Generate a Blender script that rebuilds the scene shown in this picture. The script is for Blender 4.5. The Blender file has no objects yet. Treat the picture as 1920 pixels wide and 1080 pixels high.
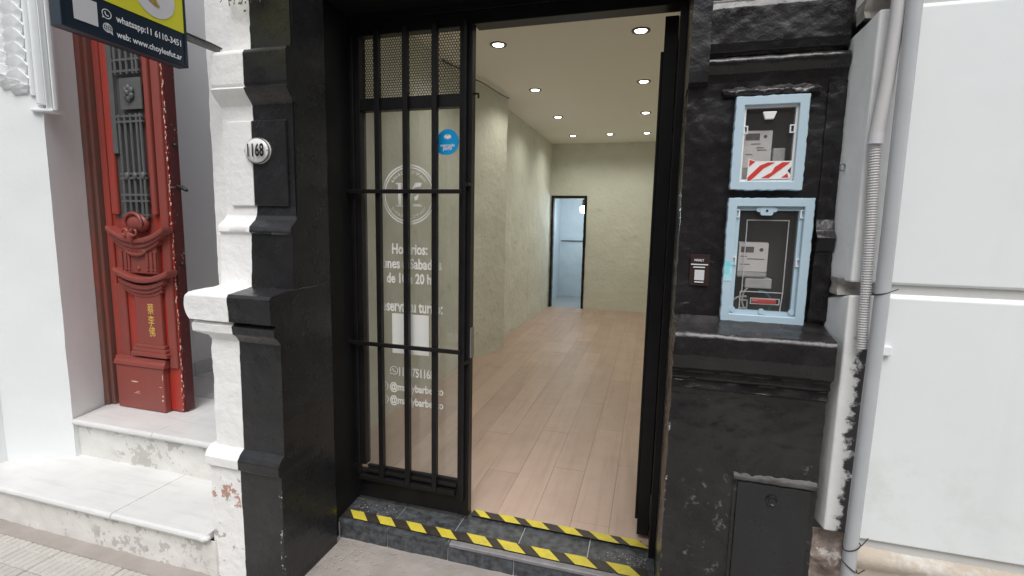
import bpy, bmesh, math, random
from mathutils import Vector, Matrix, noise
random.seed(7)
C = bpy.context.scene
COL = C.collection
R = math.radians

# ------------------------------------------------------------------ camera
cam = bpy.data.cameras.new('camera')
cam.sensor_width = 36.0
cam.lens = 36.0 * 913.684 / 1920.0
cam.clip_start = 0.02
cam.clip_end = 400
camo = bpy.data.objects.new('camera', cam)
COL.objects.link(camo)
r0 = Vector((0.96108036, 0.27550374, 0.0205484))
r1 = Vector((0.05426522, -0.11532482, -0.99184448))
r2 = Vector((-0.27088712, 0.95435731, -0.12578669))
camo.matrix_world = Matrix(((r0.x, -r1.x, -r2.x, 0), (r0.y, -r1.y, -r2.y, 0), (r0.z, -r1.z, -r2.z, 1.6), (0, 0, 0, 1)))
C.camera = camo

# ------------------------------------------------------------------ world, sun, exposure
SUN_EL, SUN_ROT = R(58), R(163)
w = bpy.data.worlds.new('World'); C.world = w; w.use_nodes = True
nt = w.node_tree
bg = nt.nodes['Background']
sky = nt.nodes.new('ShaderNodeTexSky'); sky.sky_type = 'NISHITA'
sky.sun_disc = False; sky.sun_elevation = SUN_EL; sky.sun_rotation = SUN_ROT
sky.dust_density = 3.0; sky.air_density = 1.0
hs = nt.nodes.new('ShaderNodeHueSaturation'); hs.inputs['Saturation'].default_value = 0.3
nt.links.new(sky.outputs[0], hs.inputs['Color'])
nt.links.new(hs.outputs[0], bg.inputs['Color'])
bg.inputs['Strength'].default_value = 0.12
sl = bpy.data.lights.new('sun', 'SUN'); sl.energy = 1.3; sl.angle = R(40); sl.color = (1.0, 0.98, 0.95)
so = bpy.data.objects.new('sun', sl); COL.objects.link(so)
sd = Vector((math.sin(SUN_ROT) * math.cos(SUN_EL), math.cos(SUN_ROT) * math.cos(SUN_EL), math.sin(SUN_EL)))
so.rotation_euler = sd.to_track_quat('Z', 'Y').to_euler()
so.location = (0, -3, 8)
C.view_settings.view_transform = 'Standard'
C.view_settings.look = 'None'
C.view_settings.gamma = 1.0
C.view_settings.use_curve_mapping = False
C.view_settings.exposure = 0.50
C.render.engine = 'CYCLES'
C.cycles.max_bounces = 8
C.cycles.transparent_max_bounces = 12
C.cycles.use_denoising = True
LAMP_W = 14.8
BULB_W = 15.0

# ------------------------------------------------------------------ materials
def mat(name, col, rough=.6, var=None, vscale=3.0, vamt=.5, chips=None, bump=None, metal=0.0, spec=.5,
        streak=None, rnd=0.0, emit=None, estr=0.0, stretch=(1, 1, 1), rough_var=0.0):
    m = bpy.data.materials.new(name); m.use_nodes = True
    t = m.node_tree; N = t.nodes; L = t.links
    b = N['Principled BSDF']
    b.inputs['Roughness'].default_value = rough
    b.inputs['Metallic'].default_value = metal
    b.inputs['Specular IOR Level'].default_value = spec
    geo = N.new('ShaderNodeNewGeometry')
    mp = N.new('ShaderNodeMapping'); mp.inputs['Scale'].default_value = stretch
    L.new(geo.outputs['Position'], mp.inputs['Vector'])
    P = mp.outputs[0]
    def nz(scale, detail=5, rg=.6, src=None):
        n = N.new('ShaderNodeTexNoise'); n.inputs['Scale'].default_value = scale
        n.inputs['Detail'].default_value = detail; n.inputs['Roughness'].default_value = rg
        L.new(src or P, n.inputs['Vector']); return n.outputs['Fac']
    def ramp(f, a, bb):
        r = N.new('ShaderNodeMapRange'); r.inputs['From Min'].default_value = a; r.inputs['From Max'].default_value = bb
        L.new(f, r.inputs['Value']); return r.outputs[0]
    def mix(f, A, B):
        x = N.new('ShaderNodeMix'); x.data_type = 'RGBA'
        if isinstance(f, float): x.inputs[0].default_value = f
        else: L.new(f, x.inputs[0])
        for s, v in ((6, A), (7, B)):
            if isinstance(v, tuple): x.inputs[s].default_value = (*v, 1)
            else: L.new(v, x.inputs[s])
        return x.outputs[2]
    def math_(op, a, b_):
        x = N.new('ShaderNodeMath'); x.operation = op; x.use_clamp = True
        for i, v in enumerate((a, b_)):
            if isinstance(v, (int, float)): x.inputs[i].default_value = v
            else: L.new(v, x.inputs[i])
        return x.outputs[0]
    c = col
    if var:
        f = ramp(nz(vscale), .35, .7)
        c = mix(math_('MULTIPLY', f, vamt), c, var)
    if rnd:
        oi = N.new('ShaderNodeObjectInfo')
        h = N.new('ShaderNodeHueSaturation')
        v = N.new('ShaderNodeMapRange'); v.inputs['To Min'].default_value = 1 - rnd; v.inputs['To Max'].default_value = 1 + rnd
        L.new(oi.outputs['Random'], v.inputs['Value']); L.new(v.outputs[0], h.inputs['Value'])
        if isinstance(c, tuple): h.inputs['Color'].default_value = (*c, 1)
        else: L.new(c, h.inputs['Color'])
        c = h.outputs[0]
    if streak:   # (colour, stretch, lo, hi, amount)
        mp2 = N.new('ShaderNodeMapping'); mp2.inputs['Scale'].default_value = streak[1]
        L.new(geo.outputs['Position'], mp2.inputs['Vector'])
        f = ramp(nz(1.0, 6, .65, mp2.outputs[0]), streak[2], streak[3])
        c = mix(math_('MULTIPLY', f, streak[4]), c, streak[0])
    for ch in (chips or []):   # (colour, scale, lo, hi, box or None, edge or None): wear and painted glints inside a world box, denser towards an edge
        f = nz(ch[1], 6, .7)
        if len(ch) > 5:
            sx = N.new('ShaderNodeSeparateXYZ'); L.new(geo.outputs['Position'], sx.inputs[0])
            f = math_('ADD', f, math_('MULTIPLY', ramp(sx.outputs[ch[5][0]], ch[5][1], ch[5][2]), .34)); f = math_('SUBTRACT', f, .10)
        f = ramp(f, ch[2], ch[3])
        if len(ch) > 4 and ch[4]:
            sx = N.new('ShaderNodeSeparateXYZ'); L.new(geo.outputs['Position'], sx.inputs[0])
            wob = nz(9.0, 3)
            for ax, lo, hi, soft in ch[4]:
                v = N.new('ShaderNodeMath'); v.operation = 'MULTIPLY_ADD'; L.new(wob, v.inputs[0]); v.inputs[1].default_value = soft * 2
                L.new(sx.outputs[ax], v.inputs[2])
                f = math_('MULTIPLY', f, ramp(v.outputs[0], lo, lo + soft))
                f = math_('MULTIPLY', f, ramp(v.outputs[0], hi + soft * 2, hi + soft))
        c = mix(f, c, ch[0])
    if isinstance(c, tuple): b.inputs['Base Color'].default_value = (*c, 1)
    else: L.new(c, b.inputs['Base Color'])
    if rough_var:
        f = ramp(nz(6.0), .3, .7)
        x = N.new('ShaderNodeMapRange'); x.inputs['To Min'].default_value = max(.05, rough - rough_var); x.inputs['To Max'].default_value = rough + rough_var
        L.new(f, x.inputs['Value']); L.new(x.outputs[0], b.inputs['Roughness'])
    prev = None
    for (sc, dist) in (bump or []):
        bn = N.new('ShaderNodeBump'); bn.inputs['Distance'].default_value = dist; bn.inputs['Strength'].default_value = 1.0
        L.new(nz(sc, 4, .55), bn.inputs['Height'])
        if prev: L.new(prev, bn.inputs['Normal'])
        prev = bn.outputs[0]
    if prev: L.new(prev, b.inputs['Normal'])
    if emit:
        b.inputs['Emission Color'].default_value = (*emit, 1); b.inputs['Emission Strength'].default_value = estr
    return m

def glass_mat(name, tint=(1, 1, 1), refl=1.0, dust=.0):
    m = bpy.data.materials.new(name); m.use_nodes = True
    t = m.node_tree; t.nodes.clear()
    o = t.nodes.new('ShaderNodeOutputMaterial'); mx = t.nodes.new('ShaderNodeMixShader')
    tr = t.nodes.new('ShaderNodeBsdfTransparent'); tr.inputs[0].default_value = (*tint, 1)
    gl = t.nodes.new('ShaderNodeBsdfGlossy'); gl.inputs['Roughness'].default_value = .03
    lw = t.nodes.new('ShaderNodeLayerWeight'); lw.inputs[0].default_value = .5
    pw_ = t.nodes.new('ShaderNodeMath'); pw_.operation = 'POWER'; pw_.inputs[1].default_value = 5.0; t.links.new(lw.outputs['Facing'], pw_.inputs[0])
    ml = t.nodes.new('ShaderNodeMath'); ml.operation = 'MULTIPLY_ADD'; ml.inputs[1].default_value = .9; ml.inputs[2].default_value = .043 * refl
    t.links.new(pw_.outputs[0], ml.inputs[0]); t.links.new(ml.outputs[0], mx.inputs[0])
    df = t.nodes.new('ShaderNodeBsdfDiffuse'); df.inputs[0].default_value = (.75, .75, .73, 1); m2 = t.nodes.new('ShaderNodeMixShader'); m2.inputs[0].default_value = dust  # pale diffuse film: some dust, plus the hazy street reflection painted in
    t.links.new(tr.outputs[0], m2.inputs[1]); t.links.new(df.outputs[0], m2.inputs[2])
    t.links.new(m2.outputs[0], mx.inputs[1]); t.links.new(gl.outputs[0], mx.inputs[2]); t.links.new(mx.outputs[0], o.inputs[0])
    return m

black = (.016, .016, .017)
M = {}
M['black'] = mat('black_gloss_paint', black, .27, var=(.026, .027, .030), vscale=9, vamt=.5, bump=[(13, .003), (48, .0014), (120, .0004)], rough_var=.1,
                 chips=[((.11, .11, .105), 26, .69, .74), ((.55, .54, .50), 50, .60, .64, [(0, -1.455, -1.42, .003), (1, 1.5, 1.604, .003), (2, -.1, .42, .05)])])
M['black_rough'] = mat('thick_black_paint', (.011, .010, .0105), .26, var=(.026, .024, .024), vscale=9, vamt=.6, bump=[(20, .002), (48, .0012), (110, .0004)], rough_var=.14,
                       chips=[((.12, .118, .115), 36, .665, .72), ((.030, .0295, .029), 5, .46, .78, [(2, .0, 1.05, .1)]), ((.16, .15, .135), 24, .58, .68, [(0, .49, .56, .012), (2, .0, 1.08, .05)]), ((.13, .125, .12), 22, .60, .68, [(2, .45, .80, .1), (0, .16, .30, .04)]), ((.5, .49, .46), 60, .58, .63, [(0, .07, .088, .004), (2, -.1, 1.0, .1)])])  # pale flecks: paint chips, plus small gloss highlights painted as colour
M['scuffed'] = mat('scuffed_black_paint', (.03, .029, .028), .5, var=(.12, .115, .11), vscale=40, vamt=.9, bump=[(40, .003)], stretch=(.4, 1, 1))
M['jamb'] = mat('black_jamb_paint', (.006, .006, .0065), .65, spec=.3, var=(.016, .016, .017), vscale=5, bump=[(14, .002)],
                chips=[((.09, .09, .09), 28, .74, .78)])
M['metal'] = mat('black_door_paint', (.008, .0075, .0078), .38, spec=.3, var=(.018, .016, .017), vscale=9, bump=[(40, .0006)],
                 chips=[((.16, .15, .14), 30, .76, .79)])
M['white'] = mat('white_masonry_paint', (.87, .87, .86), .6, var=(.80, .80, .78), vscale=4, vamt=.5, bump=[(30, .004), (90, .001)],
                 chips=[((.42, .40, .37), 9, .57, .60, [(2, -.1, .42, .06), (0, -1.9, -1.66, .02)]), ((.46, .27, .21), 8, .56, .58, [(2, .36, .47, .03), (0, -1.9, -1.66, .02)]),
                        ((.52, .50, .46), 20, .68, .74)])
M['white_peel'] = mat('white_peeling_paint', (.78, .77, .74), .65, var=(.66, .65, .61), vscale=5, vamt=.7, bump=[(24, .003), (7, .006)],
                      chips=[((.52, .51, .48), 7.0, .555, .57, [(0, -2.85, -1.9, .12)]), ((.52, .51, .48), 5.5, .63, .65), ((.14, .13, .12), 13, .66, .68, [(0, -2.6, -1.9, .1)]), ((.50, .49, .46), 10, .585, .60, [(0, -2.5, -1.9, .1), (2, -.1, .19, .02)]), ((.56, .55, .52), 16, .65, .68)])
M['white_smooth'] = mat('white_smooth_plaster', (.82, .848, .855), .6, var=(.78, .81, .815), vscale=2.2, vamt=.6, bump=[(60, .0008), (3, .004)])
M['wall_right'] = mat('pale_wall_paint', (.80, .835, .835), .5, var=(.74, .78, .78), vscale=1.8, vamt=.8, streak=((.66, .69, .69), (5, 5, .7), .54, .80, .45), bump=[(60, .00025), (2.5, .004)],
                      chips=[((.42, .42, .40), 40, .77, .79), ((.68, .69, .68), 7, .50, .80, [(2, .6, .90, .08)])])
M['block'] = mat('pale_block_paint', (.79, .80, .79), .6, var=(.70, .70, .69), vscale=5, vamt=.6, bump=[(40, .0015), (8, .004)],
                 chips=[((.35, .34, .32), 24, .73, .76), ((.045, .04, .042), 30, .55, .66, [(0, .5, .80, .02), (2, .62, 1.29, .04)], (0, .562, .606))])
M['groove'] = mat('dirty_groove_mortar', (.42, .40, .37), .8, var=(.20, .18, .16), vscale=18, vamt=.9, bump=[(40, .004)])
M['groove_pale'] = mat('groove_paint', (.62, .62, .60), .7, var=(.52, .52, .5), vscale=6, bump=[(40, .002)])
M['beige'] = mat('beige_plinth_render', (.52, .45, .37), .8, var=(.40, .35, .29), vscale=6, bump=[(30, .004)], chips=[((.66, .64, .61), 4, .55, .66)])
M['brick_raw'] = mat('crumbled_brick', (.36, .29, .25), .9, var=(.12, .10, .09), vscale=22, vamt=.95, bump=[(26, .015)], chips=[((.6, .56, .52), 14, .58, .64)])
M['marble'] = mat('worn_white_marble', (.70, .70, .69), .42, var=(.60, .60, .60), vscale=5, vamt=.6, bump=[(50, .0005)],
                  streak=((.48, .485, .49), (3.0, 22.0, 4.0), .50, .78, .55))
M['hall_tile'] = mat('grey_hall_tile', (.55, .55, .55), .4, var=(.45, .45, .46), vscale=6)
M['hall_wall'] = mat('grey_hall_wall', (.72, .725, .73), .7, bump=[(50, .001)])
M['concrete'] = mat('rough_concrete', (.36, .325, .30), .85, var=(.26, .235, .215), vscale=6, vamt=.7, bump=[(35, .004), (9, .006)],
                    chips=[((.52, .49, .46), 26, .66, .70), ((.10, .09, .085), 30, .72, .75)])
M['tile_cement'] = mat('cement_pavement_tile', (.50, .48, .445), .8, var=(.42, .40, .37), vscale=14, vamt=.7, rnd=.05, bump=[(60, .001)])
M['joint'] = mat('pavement_joint', (.36, .345, .32), .9, var=(.28, .27, .25), vscale=12)
M['slate'] = mat('black_stone_tile', (.032, .034, .037), .42, var=(.13, .145, .16), vscale=30, vamt=.8, bump=[(40, .0008)],
                 chips=[((.16, .14, .12), 18, .60, .72, [(0, -1.6, -.82, .05), (1, 1.9, 2.3, .01)]), ((.30, .29, .27), 60, .62, .66, [(0, -.12, .2, .08), (1, 2.03, 2.3, .01)])])
M['grout'] = mat('grey_grout', (.50, .50, .49), .9)
M['trim'] = mat('worn_metal_trim', (.26, .25, .265), .6, metal=.1, var=(.13, .13, .13), vscale=20)
M['tape_y'] = mat('yellow_tape', (.72, .60, .05), .5, var=(.52, .43, .08), vscale=24, vamt=.7, chips=[((.22, .20, .1), 45, .66, .71)])
M['tape_k'] = mat('black_tape', (.035, .028, .022), .5, var=(.07, .06, .05), vscale=30)
M['laminate'] = mat('oak_laminate', (.52, .385, .315), .45, var=(.43, .31, .25), vscale=4, vamt=.7, rnd=.085,
                    streak=((.34, .24, .19), (22.0, 1.2, 22.0), .47, .78, .55))
M['room_wall'] = mat('cream_room_wall', (.70, .715, .64), .75, var=(.62, .63, .56), vscale=2.2, vamt=.8, bump=[(18, .004), (4.5, .02)],
                     chips=[((.42, .40, .34), 9, .60, .68, [(1, 4.4, 6.2, .1), (2, .0, 1.0, .2)]), ((.55, .54, .47), 5, .60, .72)])
M['ceiling'] = mat('matt_ceiling', (.88, .86, .79), .8)
M['back_wall'] = mat('blue_white_wall', (.62, .68, .72), .7, bump=[(8, .012)])
M['red'] = mat('red_door_paint', (.34, .050, .036), .36, var=(.25, .060, .048), vscale=5, vamt=.8, bump=[(40, .001), (9, .003)],
               streak=((.46, .024, .014), (9, 9, 1.0), .50, .66, .8), chips=[((.62, .52, .42), 26, .755, .775)])
M['red_carved'] = mat('faded_red_paint', (.235, .062, .050), .38, var=(.30, .050, .038), vscale=7, vamt=.7, bump=[(40, .001)],
                      chips=[((.6, .5, .42), 30, .765, .78)])
M['red_frame'] = mat('brown_red_paint', (.155, .075, .06), .45, var=(.22, .06, .045), vscale=4, vamt=.7, bump=[(40, .001)], streak=((.34, .03, .02), (14, 14, 1.2), .55, .7, .6))
M['maroon'] = mat('dark_maroon_paint', (.085, .012, .014), .35, chips=[((.66, .55, .45), 28, .64, .67)])
M['chip'] = mat('bare_chipped_wood', (.68, .58, .48), .7, var=(.4, .25, .18), vscale=40)
M['iron'] = mat('grey_cast_iron', (.115, .12, .12), .45, var=(.075, .08, .08), vscale=20, bump=[(50, .001)])
M['grey_glass'] = mat('dusty_dark_glass', (.08, .085, .085), .25)
M['gold'] = mat('gold_lettering', (.75, .50, .12), .4)
M['gold_dark'] = mat('gold_print', (.48, .34, .07), .5, var=(.12, .07, .03), vscale=60, vamt=.9)
M['navy'] = mat('navy_sign_print', (.012, .022, .036), .35)
M['yellow'] = mat('yellow_sign_print', (.62, .60, .035), .4)
M['print_white'] = mat('white_print', (.74, .76, .78), .5)
M['print_grey'] = mat('pale_print', (.58, .58, .60), .5)
M['vinyl'] = mat('white_vinyl', (.74, .74, .70), .5)
M['enamel'] = mat('white_enamel', (.80, .80, .78), .18)
M['ink'] = mat('black_enamel', (.012, .013, .018), .3)
M['cyan'] = mat('blue_vinyl', (.0, .29, .62), .4)
M['pale_blue'] = mat('pale_blue_plastic', (.43, .57, .66), .42, var=(.50, .63, .70), vscale=8, bump=[(60, .0005)], chips=[((.75, .76, .74), 40, .72, .76)])
M['box_dark'] = mat('dark_box_inside', (.075, .07, .07), .7)
M['meter'] = mat('grey_meter_case', (.60, .58, .58), .5, var=(.36, .34, .34), vscale=14)
M['paper'] = mat('meter_label', (.80, .77, .75), .6)
M['paper_print'] = mat('meter_label_print', (.12, .11, .11), .6)
M['clear'] = mat('clear_plastic_edge', (.82, .82, .82), .2)
M['tag_red'] = mat('red_plastic', (.75, .09, .07), .4)
M['haz_red'] = mat('red_hazard_print', (.60, .045, .04), .4)
M['haz_white'] = mat('white_hazard_print', (.80, .79, .78), .4)
M['wire_grey'] = mat('grey_wire', (.45, .44, .43), .5)
M['wire_teal'] = mat('teal_wire', (.03, .22, .24), .5)
M['turq'] = mat('turquoise_sticker', (.12, .60, .72), .4, var=(.7, .78, .8), vscale=40, vamt=.9)
M['sticker'] = mat('dark_brown_sticker', (.030, .016, .015), .4)
M['pvc'] = mat('grey_plastic_pipe', (.455, .47, .485), .26, var=(.37, .385, .40), vscale=6, chips=[((.2, .2, .2), 24, .72, .76)])
M['conduit'] = mat('grey_conduit', (.58, .57, .57), .5, var=(.50, .49, .49), vscale=10)
M['tie'] = mat('black_tie_wire', (.02, .02, .025), .5)
M['steel'] = mat('dull_steel', (.35, .35, .34), .35, metal=.8)
M['lamp_ring'] = mat('dark_lamp_ring', (.10, .095, .085), .35, metal=.4)
M['lamp_on'] = mat('lit_lamp', (.9, .9, .85), .4, emit=(1.0, .97, .86), estr=7.0)
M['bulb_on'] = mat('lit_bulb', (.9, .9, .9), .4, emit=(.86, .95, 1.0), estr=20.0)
M['leaf'] = mat('weed_leaf', (.07, .11, .025), .6, var=(.13, .13, .03), vscale=30)
M['street'] = mat('street_asphalt', (.06, .06, .062), .9, var=(.04, .04, .042), vscale=3)
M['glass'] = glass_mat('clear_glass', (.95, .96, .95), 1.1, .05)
M['box_glass'] = glass_mat('dusty_hazy_meter_glass', (.92, .92, .92), 1.2, .022)  # its diffuse share paints a hazy reflection over the meters

# ------------------------------------------------------------------ mesh helpers
class MB:
    def __init__(s): s.v = []; s.f = []; s.mi = []
    def add(s, vs, fs, mi=0):
        n = len(s.v); s.v += [tuple(p) for p in vs]; s.f += [tuple(i + n for i in f) for f in fs]; s.mi += [mi] * len(fs); return s
    def box(s, x0, x1, y0, y1, z0, z1, mi=0):
        return s.add([(x0, y0, z0), (x1, y0, z0), (x1, y1, z0), (x0, y1, z0), (x0, y0, z1), (x1, y0, z1), (x1, y1, z1), (x0, y1, z1)],
                     [(3, 2, 1, 0), (4, 5, 6, 7), (0, 1, 5, 4), (1, 2, 6, 5), (2, 3, 7, 6), (3, 0, 4, 7)], mi)
    def prism(s, poly, fn, a, b, mi=0):      # fn(u, v, w) -> xyz ; extrudes poly (u, v) from w = a to b
        n = len(poly)
        vs = [fn(u, v, a) for u, v in poly] + [fn(u, v, b) for u, v in poly]
        return s.add(vs, [tuple(range(n - 1, -1, -1)), tuple(range(n, 2 * n))] + [(i, (i + 1) % n, n + (i + 1) % n, n + i) for i in range(n)], mi)
    def sheet(s, poly, fn, mi=0):
        return s.add([fn(u, v) for u, v in poly], [tuple(range(len(poly)))], mi)
    def tube(s, pts, r, n=10, mi=0, caps=True):
        pts = [Vector(p) for p in pts]; rings = []; up = None
        for i, p in enumerate(pts):
            d = (pts[min(i + 1, len(pts) - 1)] - pts[max(i - 1, 0)]).normalized()
            if up is None: up = d.orthogonal().normalized()
            up = (up - d * up.dot(d)).normalized(); sd_ = d.cross(up)
            rr = r[i] if isinstance(r, (list, tuple)) else r
            rings.append([p + (up * math.cos(2 * math.pi * k / n) + sd_ * math.sin(2 * math.pi * k / n)) * rr for k in range(n)])
        vs = [q for ring in rings for q in ring]; fs = []
        for i in range(len(pts) - 1):
            for k in range(n): fs.append((i * n + k, i * n + (k + 1) % n, (i + 1) * n + (k + 1) % n, (i + 1) * n + k))
        if caps: fs += [tuple(range(n - 1, -1, -1)), tuple(range((len(pts) - 1) * n, len(pts) * n))]
        return s.add(vs, fs, mi)
    def ell(s, c, rx, ry, rz, nu=12, nv=8, mi=0):
        vs = [];fs = []
        for j in range(nv + 1):
            th = math.pi * j / nv
            for i in range(nu):
                ph = 2 * math.pi * i / nu
                vs.append((c[0] + rx * math.sin(th) * math.cos(ph), c[1] + ry * math.sin(th) * math.sin(ph), c[2] + rz * math.cos(th)))
        for j in range(nv):
            for i in range(nu): fs.append((j * nu + i, (j + 1) * nu + i, (j + 1) * nu + (i + 1) % nu, j * nu + (i + 1) % nu))
        return s.add(vs, fs, mi)
    def build(s, name, m, parent=None, bevel=0, smooth=False, kind=None, seg=2):
        me = bpy.data.meshes.new(name); me.from_pydata(s.v, [], s.f); me.update()
        for mm in (m if isinstance(m, (list, tuple)) else [m]): me.materials.append(mm)
        if any(s.mi): me.polygons.foreach_set('material_index', s.mi)
        bm = bmesh.new(); bm.from_mesh(me); bmesh.ops.remove_doubles(bm, verts=bm.verts, dist=1e-6); bmesh.ops.recalc_face_normals(bm, faces=bm.faces); bm.to_mesh(me); bm.free()
        if smooth:
            me.polygons.foreach_set('use_smooth', [True] * len(me.polygons)); me.set_sharp_from_angle(angle=R(58))
        return link(name, me, parent, bevel, kind, seg)

def link(name, me, parent=None, bevel=0, kind=None, seg=2):
    o = bpy.data.objects.new(name, me); COL.objects.link(o)
    if parent is not None:
        o.parent = parent
        wl = Vector((0, 0, 0)); p = parent
        while p is not None: wl += p.location; p = p.parent
        o.location = -wl
    if bevel:
        b = o.modifiers.new('bevel', 'BEVEL'); b.width = bevel; b.segments = seg; b.limit_method = 'ANGLE'; b.angle_limit = R(35)
    if kind: o['kind'] = kind
    return o

def thing(name, label, cat, loc=(0, 0, 0), group=None):
    o = bpy.data.objects.new(name, None); COL.objects.link(o); o.location = loc; o.empty_display_size = .1
    o['label'] = label; o['category'] = cat
    if group: o['group'] = group
    return o
def tag(o, label, cat, group=None):
    o['label'] = label; o['category'] = cat
    if group: o['group'] = group
    return o
def struct(o, label=None):
    o['kind'] = 'structure'
    if label: o['label'] = label
    return o
def box(*a): return MB().box(*a)

XZ = lambda y: (lambda u, v, wv=0: (u, y + wv, v))        # plane facing the street
YZ = lambda x: (lambda u, v, wv=0: (x + wv, u, v))        # plane facing +X

def text_mb(s, u0, u1, v0, v1, fn, bold=0.0, mi=0, mb=None, keep=False):
    cu = bpy.data.curves.new('lettering', 'FONT'); cu.body = s; cu.offset = bold; cu.resolution_u = 3
    o = bpy.data.objects.new('lettering', cu); COL.objects.link(o)
    dg = bpy.context.evaluated_depsgraph_get(); dg.update()
    me = bpy.data.meshes.new_from_object(o.evaluated_get(dg))
    vs = [v.co.copy() for v in me.vertices]; fs = [tuple(p.vertices) for p in me.polygons]
    bpy.data.objects.remove(o); bpy.data.curves.remove(cu); bpy.data.meshes.remove(me)
    mb = mb or MB()
    if not vs: return mb
    a0 = min(v.x for v in vs); a1 = max(v.x for v in vs); b0 = min(v.y for v in vs); b1 = max(v.y for v in vs)
    if keep:   # keep aspect: height only, centred
        k = (v1 - v0) / (b1 - b0); um = (u0 + u1) / 2
        P = [fn(um + (v.x - (a0 + a1) / 2) * k, v0 + (v.y - b0) * k) for v in vs]
    else:
        P = [fn(u0 + (v.x - a0) / (a1 - a0) * (u1 - u0), v0 + (v.y - b0) / (b1 - b0) * (v1 - v0)) for v in vs]
    mb.add(P, fs, mi); return mb

def ring_poly(mb, cx, cz, ro, ri, fn, n=48, a0=0, a1=2 * math.pi, mi=0):
    for i in range(n):
        t0 = a0 + (a1 - a0) * i / n; t1 = a0 + (a1 - a0) * (i + 1) / n
        mb.add([fn(cx + ro * math.cos(t0), cz + ro * math.sin(t0)), fn(cx + ro * math.cos(t1), cz + ro * math.sin(t1)),
                fn(cx + ri * math.cos(t1), cz + ri * math.sin(t1)), fn(cx + ri * math.cos(t0), cz + ri * math.sin(t0))], [(0, 1, 2, 3)], mi)
    return mb
def disc_poly(cx, cz, r, n=32): return [(cx + r * math.cos(2 * math.pi * i / n), cz + r * math.sin(2 * math.pi * i / n)) for i in range(n)]

def phone_icon(mb, cx, cz, r, fn, mi=0):       # round speech bubble with a handset inside
    ring_poly(mb, cx, cz, r, r * .84, fn, 28, mi=mi)
    mb.sheet([(cx - r * .95, cz - r * 1.02), (cx - r * .35, cz - r * .86), (cx - r * .88, cz - r * .35)], fn, mi)
    ring_poly(mb, cx + r * .32, cz + r * .30, r * .78, r * .58, fn, 12, R(190), R(262), mi)
    for a in (186, 266):
        x = cx + r * .32 + r * .62 * math.cos(R(a)); z = cz + r * .30 + r * .62 * math.sin(R(a))
        mb.sheet(disc_poly(x, z, r * .17, 10), fn, mi)
    return mb

def densify(prof, step):
    out = [prof[0]]
    for (a, b) in zip(prof, prof[1:]):
        L = math.hypot(b[0] - a[0], b[1] - a[1]); n = max(1, int(L / step))
        for i in range(1, n + 1):
            t = i / n
            if n > 1 and i == 1 and L > .02: out.append((a[0] + (b[0] - a[0]) * .003 / L, a[1] + (b[1] - a[1]) * .003 / L))
            if n > 1 and i == n and L > .02: out.append((b[0] - (b[0] - a[0]) * .003 / L, b[1] - (b[1] - a[1]) * .003 / L))
            out.append((a[0] + (b[0] - a[0]) * t, a[1] + (b[1] - a[1]) * t))
    return out

def rough_extrude(prof, x0, x1, yback, step=.012, amp=.002, scale=18.0, ext=None, seed=0.0, ridge=0.0):
    """a moulding profile (y, z), bottom to top, run along X, its skin uneven like thick paint on plaster"""
    P = densify(prof, step); nx = max(2, int((x1 - x0) / step)); mb = MB(); vs = []; fs = []
    nrm = []
    for i in range(len(P)):
        a = P[max(0, i - 1)]; b = P[min(len(P) - 1, i + 1)]
        dy, dz = b[0] - a[0], b[1] - a[1]; L = math.hypot(dy, dz) or 1
        nrm.append((-dz / L, dy / L))
    W = nx + 1
    for i, (y, z) in enumerate(P):
        for k in range(W):
            t = k / nx; x = x0 + (x1 - x0) * t
            if ext: x -= ext(z) * (1 - t)
            q = Vector((x, y, z)) * scale + Vector((seed, seed * 2, 0))
            d = amp * (noise.noise(q) + .5 * noise.noise(q * 2.7) + .8 * noise.noise(q * .3))
            if ridge:
                rn = 1 - abs(noise.noise(q * .55 + Vector((9, 3, 5)))) * 5
                if rn > 0: d += ridge * rn * max(0, noise.noise(q * .17 + Vector((2, 8, 1))) + .1)
            ex = d * (-1 if k == 0 else 1) if k in (0, nx) else 0
            vs.append((x + ex, y + nrm[i][0] * d, z + nrm[i][1] * d))
    n = len(P)
    for i in range(n - 1):
        for k in range(nx): fs.append((i * W + k, i * W + k + 1, (i + 1) * W + k + 1, (i + 1) * W + k))
    for k in (0, nx):            # end caps back to yback
        base = len(vs)
        for i, (y, z) in enumerate(P): vs.append((vs[i * W + k][0], yback, vs[i * W + k][2]))
        for i in range(n - 1):
            q = (i * W + k, (i + 1) * W + k, base + i + 1, base + i)
            fs.append(q if k else q[::-1])
    mb.add(vs, fs); return mb

def rough_panel(fn, u0, u1, v0, v1, step=.03, amp=.003, scale=6.0, seed=0.0):
    """an uneven plaster face on plane fn(u, v, w)"""
    nu = max(1, int(abs(u1 - u0) / step)); nv = max(1, int(abs(v1 - v0) / step)); vs = []; fs = []
    for j in range(nv + 1):
        for i in range(nu + 1):
            u = u0 + (u1 - u0) * i / nu; v = v0 + (v1 - v0) * j / nv
            p = Vector((u, v, seed)) * scale
            vs.append(fn(u, v, amp * (noise.noise(p) + .5 * noise.noise(p * 3))))
    for j in range(nv):
        for i in range(nu): a = j * (nu + 1) + i; fs.append((a, a + 1, a + nu + 2, a + nu + 1))
    return MB().add(vs, fs)

def piece(name, me, parent, loc=(0, 0, 0)):
    o = bpy.data.objects.new(name, me); COL.objects.link(o); o.parent = parent
    pl = parent.location if parent is not None else Vector((0, 0, 0))
    o.location = Vector(loc) - pl; return o
def mesh_of(mb, name, m, smooth=False):
    o = mb.build(name, m, smooth=smooth); me = o.data; bpy.data.objects.remove(o); return me

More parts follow.
